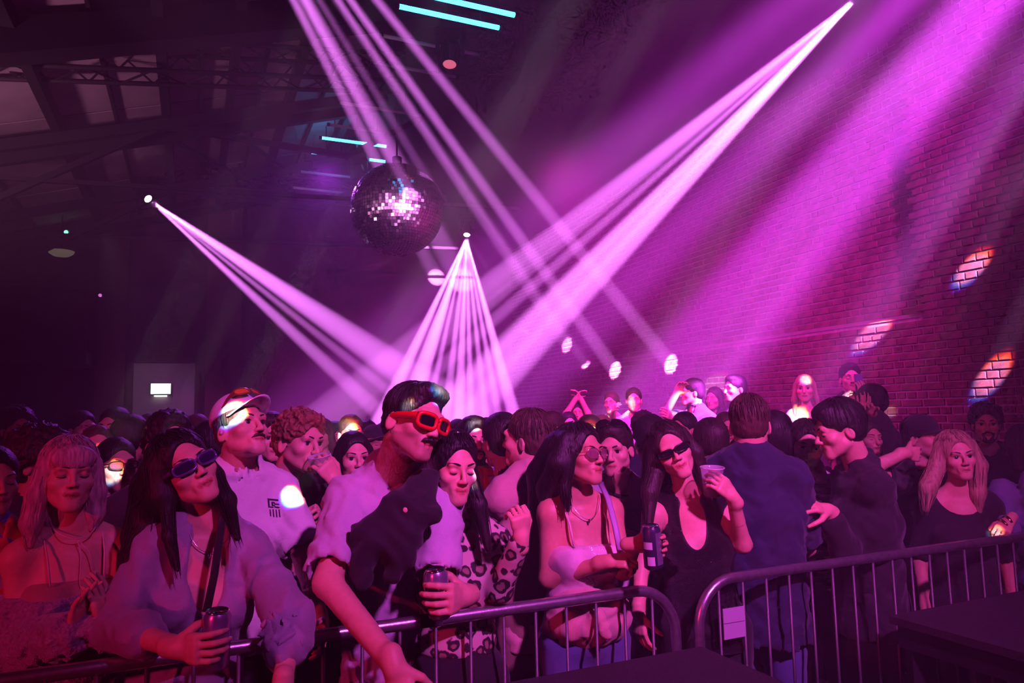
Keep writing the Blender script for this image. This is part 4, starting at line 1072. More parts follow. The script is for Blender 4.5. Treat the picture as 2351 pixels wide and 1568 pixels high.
# --- man with red sunglasses
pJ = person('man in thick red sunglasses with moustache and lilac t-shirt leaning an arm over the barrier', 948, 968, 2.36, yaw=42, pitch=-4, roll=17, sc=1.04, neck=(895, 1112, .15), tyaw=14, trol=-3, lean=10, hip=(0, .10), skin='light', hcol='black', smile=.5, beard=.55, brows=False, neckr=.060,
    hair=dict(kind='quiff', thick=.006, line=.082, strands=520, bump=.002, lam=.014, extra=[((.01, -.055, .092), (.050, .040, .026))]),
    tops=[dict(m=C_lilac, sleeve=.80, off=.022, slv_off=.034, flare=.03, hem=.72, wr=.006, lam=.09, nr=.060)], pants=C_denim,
    arms={'R': dict(sh=(800, 1146, .10), el=(752, 1338, -.16), wr=(905, 1528, -.40), hand=dict(d=(.30, -.3, -.9), pn=(.2, .9, -.2), curl=14)), 'L': dict(sh=(1010, 1146, .12), el=(1003, 1335, -.02), wr=(1068, 1368, -.27), hand=dict(d=(-.42, -.9, .12), pn=(-.9, .42, .0), curls=[(30, 50, 40), (32, 50, 40), (34, 52, 40), (36, 54, 42)], thumb=(30, 20, 10)))})
sunglasses(pJ, 'wayfarer', M_redf, M_lens, w=.030, h=.021, rim=.0068, temple=.0125, pw=3.4, y=-.111, z=-.001)
facial_hair(pJ, mous=1.05, col='black')
tubep(pJ, 'earring', [pJ.hd.w(-.078, -.002, -.046), pJ.hd.w(-.080, -.004, -.058)], .003, M_silver)
# dark jacket slung over his shoulder
jk = [('+', 0, Loft(P(985, 1090, pJ.Y + .02), P(945, 1165, pJ.Y - .10), (.045, .03), (.085, .035), V(1, 0, -.3), V(0, -1, 0))), ('+', .04, Loft(P(945, 1165, pJ.Y - .10), P(880, 1245, pJ.Y - .13), (.085, .035), (.12, .035), V(1, 0, -.5), V(0, -1, 0))),
      ('+', .04, Cap(P(925, 1240, pJ.Y - .13), P(905, 1315, pJ.Y - .13), .05, .032)), ('+', .04, Cap(P(850, 1240, pJ.Y - .12), P(825, 1330, pJ.Y - .14), .05, .032)), ('w', 0, [(.006, .09, 3, (1, 1, .5))])]
jv, jf = field_mesh(jk, .009); np_object('slung_jacket', jv, jf, C_black, pJ.root)
np_object('pin_badge', *field_mesh([('+', 0, Ell(P(931, 1171, pJ.Y - .142), V(.009, .004, .009)))], .003), mat('badge_enamel', (.8, .45, .4), .3), pJ.root)

# --- leopard top woman
pK = person('woman with closed eyes and long black hair in a leopard print high-neck top', 1038, 1072, 2.48, yaw=24, pitch=-6, roll=4, female=True, sc=1.02, neck=(1045, 1206, .14), tyaw=8, skin='light', hcol='black', smile=.3, lip=(.8, .4, .45),
    hair=dict(kind='long', line=.088, thick=.010, locks=[([(0, -.072, .0, .05), (0, -.088, .01, -.03), (985, 1140, .06), (980, 1200, .10)], [.026, .034, .034, .02]), ([(0, .068, .01, .05), (0, .082, .02, -.04), (1098, 1160, .03), (1122, 1260, .00)], [.024, .028, .028, .012]), ([(0, 0, .05, .03), (1050, 1150, .2), (1085, 1210, .17)], [.07, .07, .05])], wav=.004),
    tops=[dict(name='leopard_top', m=C_leo, neck='high', sleeve=1.9, off=.007, slv_off=.010, wr=.0016, hem=.42)], pants=C_black, hipw=.95, bust=1.05,
    arms={'L': dict(el=(1148, 1352, .02), wr=(1196, 1238, -.08), hand=dict(d=(.0, -.25, 1), pn=(-.5, .8, 0), curl=55)), 'R': dict(el=(985, 1400, .22), wr=(1000, 1500, .25))})
for q in (0,): tubep(pK, 'hair_band', [pK.hd.w(-.02, -.03, .124), pK.hd.w(.02, -.03, .124)], .004, M_silver)

# --- behind
pL = person('smiling man with dark beard and patterned shirt behind the leopard top woman', 1088, 1014, 3.75, yaw=16, pitch=4, skin='light', hcol='black', smile=1, eyes=True, hair=dict(kind='quiff', thick=.016), tops=[dict(m=C_flower, neck='v', deep=.05)], pants=C_dark, res=1.35)
facial_hair(pL, mous=.9, beard=.9, col='black')
pM = person('person with dark hair and black top turned away beside the salmon shirt man', 1150, 1012, 3.4, yaw=-150, skin='light', hcol='black', hair=dict(kind='short', thick=.016), tops=[dict(m=C_black)], pants=C_dark, fine=False)
pN = person('man with short brown hair in an open-collar salmon shirt seen from behind', 1212, 1008, 3.2, sc=1.05, yaw=-118, pitch=4, neck=(1222, 1100, .0), tyaw=-140, skin='light', hcol='brown', hair=dict(kind='short', thick=.009, nape=-.085, strands=220, bump=.0015), tops=[dict(name='shirt', m=C_salmon, sleeve=.7, off=.020, slv_off=.03, collar=True, hem=.66, wr=.0045)], pants=cloth('khaki', (.30, .20, .14)), brows=False,
    arms={'R': dict(el=(1150, 1290, .0), wr=(1165, 1400, .1)), 'L': dict(el=(1290, 1280, .1), wr=(1280, 1400, .1))})

# --- woman in the blush cami
pO = person('woman with long wavy black hair and wire glasses in a blush camisole with sequins', 1330, 1044, 2.84, yaw=48, pitch=6, roll=3, female=True, sc=1.02, neck=(1330, 1150, .04), tyaw=22, skin='tan', hcol='black', smile=.5, eyes=True, lip=(.85, .45, .5),
    hair=dict(kind='long', line=.090, thick=.012, bump=.0015, lam=.04, locks=[([(0, -.074, .0, .06), (0, -.098, .02, -.03), (1262, 1120, .04), (1252, 1190, .02)], [.03, .042, .05, .02]), ([(0, -.05, .06, .04), (1250, 1090, .14), (1240, 1160, .12)], [.06, .07, .05]), ([(0, .03, .07, .03), (1320, 1120, .16), (1300, 1180, .16)], [.05, .05, .03]), ([(0, -.078, -.035, .01), (1297, 1120, -.07), (1304, 1172, -.09)], [.016, .020, .008])], wav=.012, lstr=48),
    tops=[dict(name='camisole', m=C_pink, neck='cami', deep=.015, ct=.0, sleeve=0, off=.014, straps=True, wr=.003, hem=.50)], pants=C_denim, bust=.95,
    arms={'R': dict(sh=(1262, 1178, .0), el=(1258, 1330, -.02), wr=(1392, 1290, -.16), hand=dict(d=(.9, -.35, .15), pn=(.1, .55, -.8), curl=48)), 'L': dict(sh=(1402, 1172, .06), el=(1432, 1310, -.02), wr=(1458, 1250, -.24), hand=dict(d=(.9, -.35, .05), pn=(.25, -.95, 0), curls=[(25, 48, 40)] * 4, thumb=(30, 25, 20)))})
sunglasses(pO, 'oval', M_wire, M_clearl, w=.027, h=.021, rim=.0012, temple=.0014, pw=2.2, y=-.110, z=-.004, name='glasses')
necklace(pO, M_silver, .065, .085, True)
for q in (-1, 1): tubep(pO, 'camisole_strap', [pO.N + pO.x * q * .080 - pO.u * .05 - pO.f * .07, pO.N + pO.x * q * .082 + pO.u * .002 + pO.f * .01, pO.N + pO.x * q * .078 - pO.u * .07 + pO.f * .088, pO.N + pO.x * q * .074 - pO.u * .155 + pO.f * .120], .004, C_pink)
tubep(pO, 'bag_strap', [(1378, 1108, .10), (1396, 1145, -.02), (1413, 1210, -.12), (1424, 1268, -.15)], .012, mat('lilac_strap', (.45, .33, .55), .5), 6, .35)
sq = MB(); hit = on_cloth(pO, 'camisole')
for i in range(90):
    bx, by = RNG.normal(1362, 11), RNG.normal(1240, 15); h = hit(bx, by, .001)
    if h is not None: sq.lathe(h[0], h[1] + RNG.normal(0, .2, 3), [(0, .0030), (.001, .0001)], 6)
tag(sq.build('sequins', mat('pale_sequin', (.95, .92, .95), .25, .35, spec=1.0), pO.root), kind='stuff')
wv_ = [('+', 0, Loft(P(1350, 1392, pO.Y - .02), P(1352, 1420, pO.Y - .02), (.16, .12), (.165, .125), pO.x, pO.f)), ('+', .03, Cap(P(1370, 1410, pO.Y - .15), P(1395, 1460, pO.Y - .16), .03, .018)), ('w', 0, [(.006, .06, 5, (1, 1, 2))])]
np_object('tied_shirt', *field_mesh(wv_, .01), C_salmon, pO.root)

# --- man with glasses pushed up on his head
pP = person('smiling man with sunglasses pushed up on his head and a fist at his chin', 1412, 1030, 3.45, yaw=-14, pitch=-6, roll=-2, skin='light', hcol='dark', smile=.8, eyes=True, hair=dict(kind='quiff', thick=.012), tops=[dict(m=C_lilac, sleeve=.7, off=.018)], pants=C_dark, res=1.25,
    arms={'R': dict(el=(1410, 1240, -.10), wr=(1428, 1130, -.14), hand=dict(d=(.0, -.1, 1), pn=(.6, .7, 0), curl=62)), 'L': dict(el=(1500, 1250, .0), wr=(1440, 1230, -.12))})
sunglasses(pP, 'wrap', M_blkf, M_lens, w=.029, h=.019, rim=.003, temple=.006, up_on_head=True, y=-.112, z=.004)
tubep(pP, 'wrist_band', [(1426, 1142, -.14), (1427, 1134, -.14)], .033, C_black, 12)

# --- woman with narrow black sunglasses
pQ = person('woman in narrow black sunglasses and black sparkly v-neck top raising a plastic cup', 1543, 1034, 3.02, yaw=4, pitch=2, roll=-24, female=True, sc=1.02, neck=(1580, 1140, .05), tyaw=4, trol=-5, skin='light', hcol='dark', smile=.6, lip=(.75, .28, .36), brows=False,
    hair=dict(kind='long', line=.092, thick=.012, locks=[([(0, -.072, .0, .05), (0, -.094, .0, -.04), (1492, 1130, -.03), (1488, 1220, -.08)], [.028, .036, .034, .014]), ([(0, -.06, .04, .03), (1500, 1110, .1), (1486, 1190, .08)], [.05, .05, .03]), ([(0, .072, .0, .05), (0, .088, .0, -.05), (1622, 1120, -.01), (1640, 1170, -.03)], [.024, .026, .022, .008]), ([(0, 0, .06, .03), (1560, 1120, .18), (1560, 1180, .16)], [.07, .07, .05])], wav=.004, lstr=48),
    tops=[dict(name='sparkly_top', m=C_spark, neck='v', deep=.075, sleeve=0, off=.010, wr=.003, hem=.60, flare=.01)], pants=C_black,
    arms={'L': dict(sh=(1650, 1158, .04), el=(1706, 1250, -.04), wr=(1682, 1142, -.16), hand=dict(d=(-.62, -.25, .72), pn=(-.55, .80, .05), curls=[(28, 40, 30), (30, 42, 32), (32, 42, 34), (34, 44, 34)], thumb=(40, 20, 10))), 'R': dict(sh=(1502, 1182, .03), el=(1472, 1300, .0), wr=(1466, 1408, -.10), hand=dict(d=(.02, -.1, -1), pn=(.8, .5, 0), curl=20))})
sunglasses(pQ, 'wrap', M_blkf, M_lens, w=.031, h=.0135, rim=.0032, temple=.007, pw=3.6, y=-.110)
tubep(pQ, 'wrist_band', [(1466, 1402, -.10), (1466, 1406, -.10)], .027, C_black, 12)
sp = MB(); hit = on_cloth(pQ, 'sparkly_top')
for i in range(80):
    h = hit(RNG.uniform(1500, 1670), RNG.uniform(1190, 1340), .001)
    if h is not None: sp.lathe(h[0], h[1] + RNG.normal(0, .3, 3), [(0, .0017), (.001, .0001)], 5)
tag(sp.build('glitter_specks', M_silver, pQ.root), kind='stuff')

# --- navy shirt man from behind
pR = person('man in a navy short-sleeved shirt with cropped hair seen from behind at the barrier', 1722, 972, 3.28, yaw=176, pitch=0, sc=1.06, neck=(1722, 1062, .0), tyaw=172, skin='light', hcol='brown', brows=False, neckr=.064, fat=1.1,
    hair=dict(kind='short', thick=.007, nape=-.085, strands=260, bump=.0012), tops=[dict(name='navy_shirt', m=C_navy, sleeve=.82, off=.024, slv_off=.034, collar=True, hem=.72, flare=.02, wr=.006, lam=.10)], pants=C_denim,
    arms={'L': dict(el=(1632, 1240, .12), wr=(1650, 1180, .28)), 'R': dict(el=(1850, 1255, .05), wr=(1800, 1300, .22))})
# --- heads around him
pS = person('person with a smooth round black bob turned away right behind the navy shirt man', 1782, 1000, 4.0, yaw=170, female=True, sc=1.05, skin='light', hcol='black', hair=dict(kind='long', thick=.020, bump=.0008, locks=[([(0, -.06, .04, .0), (0, -.07, .05, -.09)], [.05, .03]), ([(0, .06, .04, .0), (0, .07, .05, -.09)], [.05, .03]), ([(0, 0, .06, .0), (0, 0, .06, -.09)], [.06, .04])]), tops=[dict(m=C_lilac)], pants=C_dark, brows=False, res=1.35)
pT = person('man with thick dark brown hair turned away between the sparkly top and the navy shirt', 1630, 1015, 4.0, yaw=-150, sc=1.0, skin='light', hcol='dark', hair=dict(kind='short', thick=.018, nape=-.08), tops=[dict(m=C_dark, sleeve=.6)], pants=C_dark, brows=False, res=1.35)
pT2 = person('dark haired person in dark top behind the woman with narrow black sunglasses', 1492, 1010, 3.9, yaw=-160, skin='light', hcol='black', hair=dict(kind='short', thick=.020), tops=[dict(m=C_navy)], pants=C_dark, brows=False, fine=False)
# --- talking pair
pU = person('man in a striped knit jumper holding his hand to his mouth facing us', 1852, 1022, 3.9, sc=1.06, yaw=8, pitch=-6, roll=4, skin='light', hcol='dark', eyes=True, hair=dict(kind='short', thick=.012), tops=[dict(name='striped_jumper', m=C_stripe, sleeve=1.85, off=.016)], pants=C_dark, res=1.1,
    arms={'R': dict(el=(1838, 1200, -.05), wr=(1842, 1290, -.1)), 'L': dict(el=(1925, 1190, -.1), wr=(1888, 1098, -.17), hand=dict(d=(-.45, -.1, .85), pn=(-.3, .9, -.1), curl=48))})
pV = person('man with thick dark hair in a black t-shirt leaning in profile to talk', 1926, 985, 3.42, yaw=-68, pitch=-14, roll=0, sc=1.06, neck=(1975, 1082, .06), tyaw=-70, skin='light', hcol='black', hair=dict(kind='quiff', thick=.018, nape=-.085), tops=[dict(m=C_black, sleeve=1.7, off=.020, slv_off=.022, hem=.7, flare=.02, wr=.005)], pants=C_dark, res=1.05, fat=1.12,
    arms={'R': dict(el=(1940, 1260, -.12), wr=(1900, 1172, -.2), hand=dict(d=(-.8, -.3, .3), pn=(-.2, .5, -.8), curl=30)), 'L': dict(el=(2010, 1280, .2), wr=(1960, 1300, .2))})
pW = person('dark haired person half hidden behind the talking man in black', 1992, 1005, 4.85, yaw=35, female=True, skin='light', hcol='dark', hair=dict(kind='long', thick=.014, locks=[([(0, -.07, .0, .03), (0, -.09, .02, -.1)], [.03, .03]), ([(0, .07, .0, .03), (0, .09, .02, -.1)], [.03, .03])]), tops=[dict(m=C_dark)], pants=C_dark, fine=False)
# --- right end
pX = person('person in a black cap with one bent arm raised behind the blonde woman', 2118, 1004, 4.25, yaw=60, skin='light', hcol='black', hair=dict(kind='short', thick=.010), tops=[dict(m=C_black, sleeve=.5)], pants=C_dark, brows=False, res=1.1,
    arms={'R': dict(sh=(2062, 1108, -.1), el=(1994, 1078, -.35), wr=(2078, 1040, -.32), hand=dict(d=(.8, .2, -.1), pn=(.3, .9, 0), curl=30)), 'L': dict(el=(2180, 1250, .1), wr=(2190, 1350, .1))})
baseball_cap(pX, C_black, C_black, brim_dir=0, tilt=-3)
pYw = person('laughing woman with long wavy blonde hair in a black top by the far barrier', 2196, 1046, 3.80, yaw=20, pitch=0, roll=-5, female=True, sc=1.04, skin='light', hcol='blond', smile=1, eyes=True,
    hair=dict(kind='long', line=.090, thick=.014, bump=.0012, lam=.04, locks=[([(0, -.074, .0, .05), (0, -.105, .0, -.05), (2130, 1120, -.03), (2126, 1170, -.04)], [.03, .04, .04, .016]), ([(0, .074, .0, .05), (0, .10, .0, -.06), (2245, 1130, -.03), (2248, 1175, -.05)], [.03, .036, .036, .014]), ([(0, 0, .06, .03), (2190, 1110, .14), (2190, 1170, .14)], [.07, .07, .05])], wav=.012, lstr=48),
    tops=[dict(m=C_black, neck='scoop', sleeve=.9, off=.010, hem=.6)], pants=C_black)
pZ = person('bearded man with dark curly hair standing against the brick wall', 2264, 972, 4.75, yaw=4, pitch=-2, skin='tan', hcol='black', eyes=True, smile=.2, hair=dict(kind='short', thick=.026, line=.078, bump=.005, lam=.03, strands=0), tops=[dict(m=C_dark, sleeve=1.9)], pants=C_dark, res=1.35)
facial_hair(pZ, mous=.8, beard=.8, col='black')
pAA = person('dark haired person in washed denim jacket with gold bracelets beside the blonde woman', 2352, 1030, 3.95, yaw=-150, female=True, skin='light', hcol='black', hair=dict(kind='long', thick=.016, locks=[([(0, -.06, .03, .0), (0, -.07, .05, -.1)], [.05, .03]), ([(0, .06, .03, .0), (0, .07, .05, -.1)], [.05, .03])]), tops=[dict(name='denim_jacket', m=cloth('washed_denim', (.20, .20, .38)), sleeve=1.8, off=.022, slv_off=.030, wr=.005, collar=True)], pants=C_dark, brows=False, res=1.1,
    arms={'L': dict(sh=(2300, 1128, .0), el=(2300, 1240, -.10), wr=(2318, 1195, -.3), hand=dict(d=(-.7, -.3, -.5), pn=(.2, .6, -.7), curl=40)), 'R': dict(el=(2420, 1250, .1), wr=(2400, 1300, .0))})
for i, (a, b) in enumerate((((2316, 1196), (2311, 1198)), ((2306, 1204), (2302, 1206)))): tubep(pAA, 'bracelet', [(a[0], a[1], -.3), (b[0], b[1], -.3)], .030, M_gold, 14)
pBB = person('person in a red and blue patchwork knit beside the fringe woman', -20, 1105, 2.55, yaw=20, female=True, skin='tan', hcol='black', hair=dict(kind='long', thick=.012), tops=[dict(name='patchwork_jumper', m=C_flower, sleeve=1.9, off=.022)], pants=C_dark, res=1.35)

# --- left middle row
pCC = person('man with a bright spot of light across his face behind the fringe woman', 222, 1030, 3.75, yaw=6, pitch=3, skin='light', hcol='brown', eyes=True, hair=dict(kind='short', thick=.003), tops=[dict(m=C_grey)], pants=C_dark, res=1.25)
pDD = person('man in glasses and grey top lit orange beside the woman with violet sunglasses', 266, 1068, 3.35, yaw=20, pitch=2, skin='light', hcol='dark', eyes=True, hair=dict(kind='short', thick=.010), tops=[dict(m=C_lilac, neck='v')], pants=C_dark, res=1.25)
sunglasses(pDD, 'wrap', M_blkf, M_clearl, w=.028, h=.018, rim=.0025, temple=.003, y=-.108, name='glasses')
pEE = person('man with dark wavy hair and orange light on his forehead behind the violet sunglasses', 388, 1018, 3.0, yaw=18, pitch=4, skin='light', hcol='black', hair=dict(kind='quiff', thick=.022, bump=.004, lam=.03), tops=[dict(m=C_dark)], pants=C_dark, res=1.25)
pFF = person('dark haired man turned away between the wavy haired man and the glowing face', 302, 1008, 3.9, yaw=140, skin='tan', hcol='black', hair=dict(kind='short', thick=.016), tops=[dict(m=C_dark)], pants=C_dark, brows=False, fine=False)
pFG = person('dark haired man with an ear showing behind the white cap man\'s shoulder', 482, 1030, 3.3, yaw=-110, skin='light', hcol='black', hair=dict(kind='short', thick=.012), tops=[dict(m=C_dark)], pants=C_dark, brows=False, res=1.35)

# --- people on the low platform by the brick wall
PLAT = 0.36
def onp(label, px, py, Y, **k):
    k.setdefault('fine', False); return person(label, px, py, Y, floor=PLAT, pants=C_dark, **k)
pGG = onp('person with both arms raised over their head on the platform', 1326, 948, 8.6, yaw=0, skin='tan', hcol='black', hair=dict(kind='short'), tops=[dict(m=C_dark)], arms={'R': dict(el=(1300, 950, -.1), wr=(1322, 915, -.1)), 'L': dict(el=(1352, 952, -.1), wr=(1333, 915, -.1))})
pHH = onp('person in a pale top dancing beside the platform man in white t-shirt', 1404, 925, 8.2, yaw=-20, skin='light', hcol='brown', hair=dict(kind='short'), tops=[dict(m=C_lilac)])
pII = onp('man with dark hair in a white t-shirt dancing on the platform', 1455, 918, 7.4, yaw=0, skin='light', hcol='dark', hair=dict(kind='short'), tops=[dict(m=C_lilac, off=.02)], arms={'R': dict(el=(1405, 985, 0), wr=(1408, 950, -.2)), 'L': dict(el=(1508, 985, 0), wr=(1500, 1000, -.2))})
pJJ = onp('person in dark cap and navy top lifting a forearm on the platform', 1590, 900, 6.7, yaw=-80, skin='light', hcol='black', hair=dict(kind='short', thick=.012), tops=[dict(m=C_navy, off=.02, sleeve=.5)], arms={'R': dict(el=(1528, 950, -.2), wr=(1552, 905, -.25)), 'L': dict(el=(1560, 985, .0), wr=(1540, 960, -.2))})
pKK = onp('person shaded against a bright spot on the wall between two platform dancers', 1640, 915, 7.4, yaw=-30, female=True, skin='tan', hcol='dark', hair=dict(kind='long', locks=[([(0, -.07, 0, 0), (0, -.09, 0, -.12)], [.03, .03]), ([(0, .07, 0, 0), (0, .09, 0, -.12)], [.03, .03])]), tops=[dict(m=C_dark)])
pLL = onp('man with short dark hair and stubble in profile on the platform', 1688, 892, 6.6, yaw=-55, skin='light', hcol='black', beard=.5, hair=dict(kind='quiff', thick=.010), tops=[dict(m=C_dark)])
pMM = onp('smiling blonde woman lit white on the shoulder standing on the platform', 1848, 892, 6.2, yaw=-4, female=True, smile=1, skin='light', hcol='blond', eyes=True, hair=dict(kind='long', line=.09, thick=.012, locks=[([(0, -.072, 0, .03), (0, -.09, 0, -.1), (0, -.10, -.01, -.25)], [.026, .028, .012]), ([(0, .072, 0, .03), (0, .09, 0, -.1), (0, .09, -.01, -.22)], [.022, .022, .01])]), tops=[dict(m=C_pink, neck='scoop', sleeve=0)])
pMM.root['label'] = 'smiling blonde woman standing on the platform by the brick wall'
pNN = onp('man in black holding up a phone on the platform by the brick wall', 1952, 868, 6.1, yaw=10, skin='light', hcol='dark', hair=dict(kind='quiff', thick=.012), fine=True, res=1.3, tops=[dict(m=C_black, off=.022, sleeve=1.6)], arms={'L': dict(el=(2012, 975, -.1), wr=(1976, 915, -.28), hand=dict(d=(.1, -.2, 1), pn=(-.3, .9, 0), curl=25)), 'R': dict(el=(1910, 985, 0), wr=(1930, 930, -.2))})
pOO = onp('broad person in a dark hooded top clasping hands beside the man with the phone', 2000, 925, 5.45, yaw=-140, skin='light', hcol='black', hair=dict(kind='short', thick=.03), fat=1.2, tops=[dict(m=C_dark, off=.035, sleeve=1.8, collar=True, name='hooded_top')], arms={'R': dict(el=(2050, 1020, 0), wr=(2000, 945, -.3)), 'L': dict(el=(1950, 1020, 0), wr=(1975, 945, -.3))})
# ================================================================== roof, rig, wall fittings
def rp(s, c, dz=0.0): return SC(s, c, roof_z(c) + dz)
# glazed roof bays: panes between purlins (c lines) and trusses (s lines)
PUR = [-3.4, -1.55, -0.38, 0.36, 1.12, 2.1]; MUL = [-2.5, -0.95, 0.02, 0.73, 1.6]; SLN = [6.4, 7.6, 9.75, 10.2, 12.5, 14.3]
cs = sorted(PUR + MUL)
for i in range(len(cs) - 1):
    for j in range(len(SLN) - 1):
        a, b, s0, s1 = cs[i], cs[i + 1], SLN[j], SLN[j + 1]
        if j == 0 and i % 2: continue
        g = 0.02; dz = -.03
        mb = MB(); mb.add([rp(s0 + g, a + g, dz), rp(s1 - g, a + g, dz), rp(s1 - g, b - g, dz), rp(s0 + g, b - g, dz), rp(s0 + g, a + g, dz + .012), rp(s1 - g, a + g, dz + .012), rp(s1 - g, b - g, dz + .012), rp(s0 + g, b - g, dz + .012)], [(0, 1, 2, 3), (7, 6, 5, 4), (0, 4, 5, 1), (1, 5, 6, 2), (2, 6, 7, 3), (3, 7, 4, 0)])
        mb.build('pane', M_pane, roof)
for c in PUR: MB().bar(rp(5.0, c, -.14), rp(S_END, c, -.14), .10, .18).build('purlin', M_iron, roof)
for c in MUL: MB().bar(rp(5.0, c, -.06), rp(S_END, c, -.06), .035, .06).build('glazing_bar', M_iron, roof)
for s in (9.75, 10.2, 12.5, 14.2): MB().bar(rp(s, -9.3, -.30), rp(s, 2.45, -.30), .10, .13).build('rafter', M_iron, roof)
MB().bar(rp(7.35, -9.3, -.30), rp(7.35, 2.45, -.30), .26, .32).build('main_beam', M_iron, roof)
for s in (9.75, 12.5):
    for c0, c1, z0, z1 in ((-2.6, -.4, -1.1, -.32), (-.4, 1.9, -.32, -1.1), (1.9, 3.0, -1.1, -.40)):
        MB().bar(rp(s, c0, z0), rp(s, c1, z1), .07, .07).build('truss_brace', M_iron, roof)
    MB().bar(SC(s, -5.0, 4.55), SC(s, 4.5, 4.95), .05, .05).build('tie_rod', M_iron, roof)
for c in (-.38, .36):
    MB().bar(rp(10.2, c, -.3), rp(12.5, c + 1.0, -.25), .05).build('wind_brace', M_iron, roof)

def lattice(name, a, b, w, label, m=M_iron, n=14, diag=.018, ch=.028):
    a = np.asarray(a, float); b = np.asarray(b, float); root = empty(name, a); tag(root, label, 'truss')
    d = unit(b - a); sx_ = unit(np.cross(d, V(0, 0, 1))); up = np.cross(sx_, d)
    cor = [sx_ * w / 2 * i + up * w / 2 * j for i, j in ((-1, -1), (1, -1), (1, 1), (-1, 1))]
    for c in cor:
        mb = MB(); mb.tube([a + c, (a + b) / 2 + c, b + c], ch, n=8); mb.build('chord', m, root, smooth=True)
    for k in range(n):
        p0 = a + (b - a) * k / n; p1 = a + (b - a) * (k + 1) / n
        mb = MB()
        for q in range(4):
            c0, c1 = cor[q], cor[(q + 1) % 4]
            if k % 2: c0, c1 = c1, c0
            mb.bar(p0 + c0, p1 + c1, diag)
        mb.build('lacing', m, root)
    return root
lattice('lattice_girder', SC(8.3, -4.5, 5.15), SC(8.3, 2.3, 6.05), .34, 'dark lattice girder crossing under the glazed roof', n=22)
rigA = P(285, 392, 11.2); tt = 5.4
lattice('lighting_truss', rigA, rigA + Cx * tt + V(0, 0, .0), .30, 'black lighting truss hung across the hall above the crowd', M_black, n=16)

M_blue = mat('blue_tube_lit', (.05, .3, .9), .4, emis=((.03, .40, 1.0), 11.0)); M_tubeoff = mat('tube_unlit', (.62, .55, .60), .35)
def led_tube(x1, y1, x2, y2, lit, label, Y):
    mx, my = (x1 + x2) / 2, (y1 + y2) / 2; px = math.hypot(x2 - x1, y2 - y1); c = P(mx, my, Y)
    a = proj(c - Cx * .5); b = proj(c + Cx * .5); Ln = px / math.hypot(a[0] - b[0], a[1] - b[1])
    root = empty('tube_light', c); tag(root, label, 'light', 'tube lights on the rig')
    mb = MB(); mb.tube([c - Cx * Ln / 2, c + Cx * Ln / 2], .024, n=8); mb.build('tube', M_blue if lit else M_tubeoff, root, smooth=True)
    for q in (-1, 1):
        mb = MB(); mb.tube([c + Cx * q * (Ln / 2 - .01), c + Cx * q * (Ln / 2 + .03)], .029, n=10); mb.build('end_cap', M_black, root, smooth=True)
    for q in (-.3, .3):
        h0 = c + Cx * Ln * q; MB().bar(h0 + V(0, 0, .02), V(h0[0], h0[1], roof_z(h0 @ Cx) - .02), .012).build('hanger', M_black, root)
    return c
led_tube(918, 12, 1150, 68, True, 'lit blue tube light, lower one of the top pair', 6.7)
led_tube(985, -14, 1185, 40, True, 'lit blue tube light cut by the top of the picture', 6.4)
led_tube(740, 310, 888, 343, True, 'lit blue tube light above the mirror ball, upper of the pair', 11.0)
led_tube(715, 348, 887, 373, True, 'lit blue tube light just above the mirror ball, lower of the pair', 11.3)
for q, w_, yy in (((880, 82, 1102, 126), 'nearest below the lit blue pair', 8.2), ((840, 136, 1050, 181), 'second below the lit blue pair', 8.7), ((780, 233, 970, 268), 'third below the lit blue pair', 9.8), ((757, 286, 893, 306), 'just above the lower lit pair', 10.6), ((690, 392, 830, 412), 'left of the mirror ball top', 11.9), ((672, 430, 812, 446), 'lowest, left of the mirror ball', 12.3)):
    led_tube(*q, False, 'unlit pale tube light ' + w_, yy)

# moving heads and par cans
M_lensw = mat('lamp_lens_lit', (.9, .8, 1), .3, emis=((1.0, .62, 1.0), 60.0)); M_lensd = mat('lamp_lens_dark', (.05, .04, .06), .1)
M_lensp = mat('lamp_lens_pink', (.8, .2, .3), .2, emis=((1.0, .18, .30), .7))
def moving_head(pos, aim, label, lens, sc=1.0, hang=.5):
    pos = np.asarray(pos, float); d = unit(np.asarray(aim, float) - pos); root = empty('moving_head_lamp', pos); tag(root, label, 'stage light')
    b = MB(); b.lathe(pos - d * .05 * sc, d, [(-.30 * sc, .0), (-.30 * sc, .085 * sc), (-.16 * sc, .12 * sc), (0.0, .10 * sc), (.03 * sc, .095 * sc), (.03 * sc, .075 * sc)], 18); b.build('head', M_black, root, smooth=False)
    b = MB(); b.lathe(pos - d * .03 * sc, d, [(0, .075 * sc), (.012, .06 * sc), (.02, .0)], 18); b.build('lens', lens, root, smooth=True)
    ctr = pos - d * .18 * sc; sx_ = unit(np.cross(d, V(0, 0, 1)))
    for q in (-1, 1): MB().bar(ctr + sx_ * q * .14 * sc, ctr + sx_ * q * .14 * sc + V(0, 0, .24 * sc), .04 * sc, .07 * sc).build('yoke_arm', M_black, root)
    MB().box(ctr + V(0, 0, .28 * sc), .17 * sc, .13 * sc, .05 * sc).build('base', M_black, root)
    MB().bar(ctr + V(0, 0, .3 * sc), ctr + V(0, 0, .3 * sc + hang), .03).build('clamp', M_black, root)
    return root
moving_head(F1 - unit(P(880, 890, 9.5) - F1) * .06, P(880, 890, 9.5), 'moving head lamp throwing violet beams from the far left truss', M_lensw, .8, .3)
moving_head(F2 - unit(P(1030, 985, 11.5) - F2) * .06, P(1030, 985, 11.5), 'moving head lamp with a violet fan of beams at the back of the hall', M_lensw, .8, 1.2)
moving_head(F3 - unit(P(1200, 730, 9.0) - F3) * .06, P(1200, 730, 9.0), 'moving head lamp at the top with thick violet beams', M_lensw, .7, .2)
moving_head(P(345, 434, 11.3), P(420, 600, 9), 'dim moving head lamp just above the far left beams', M_lensd, .7, .1)
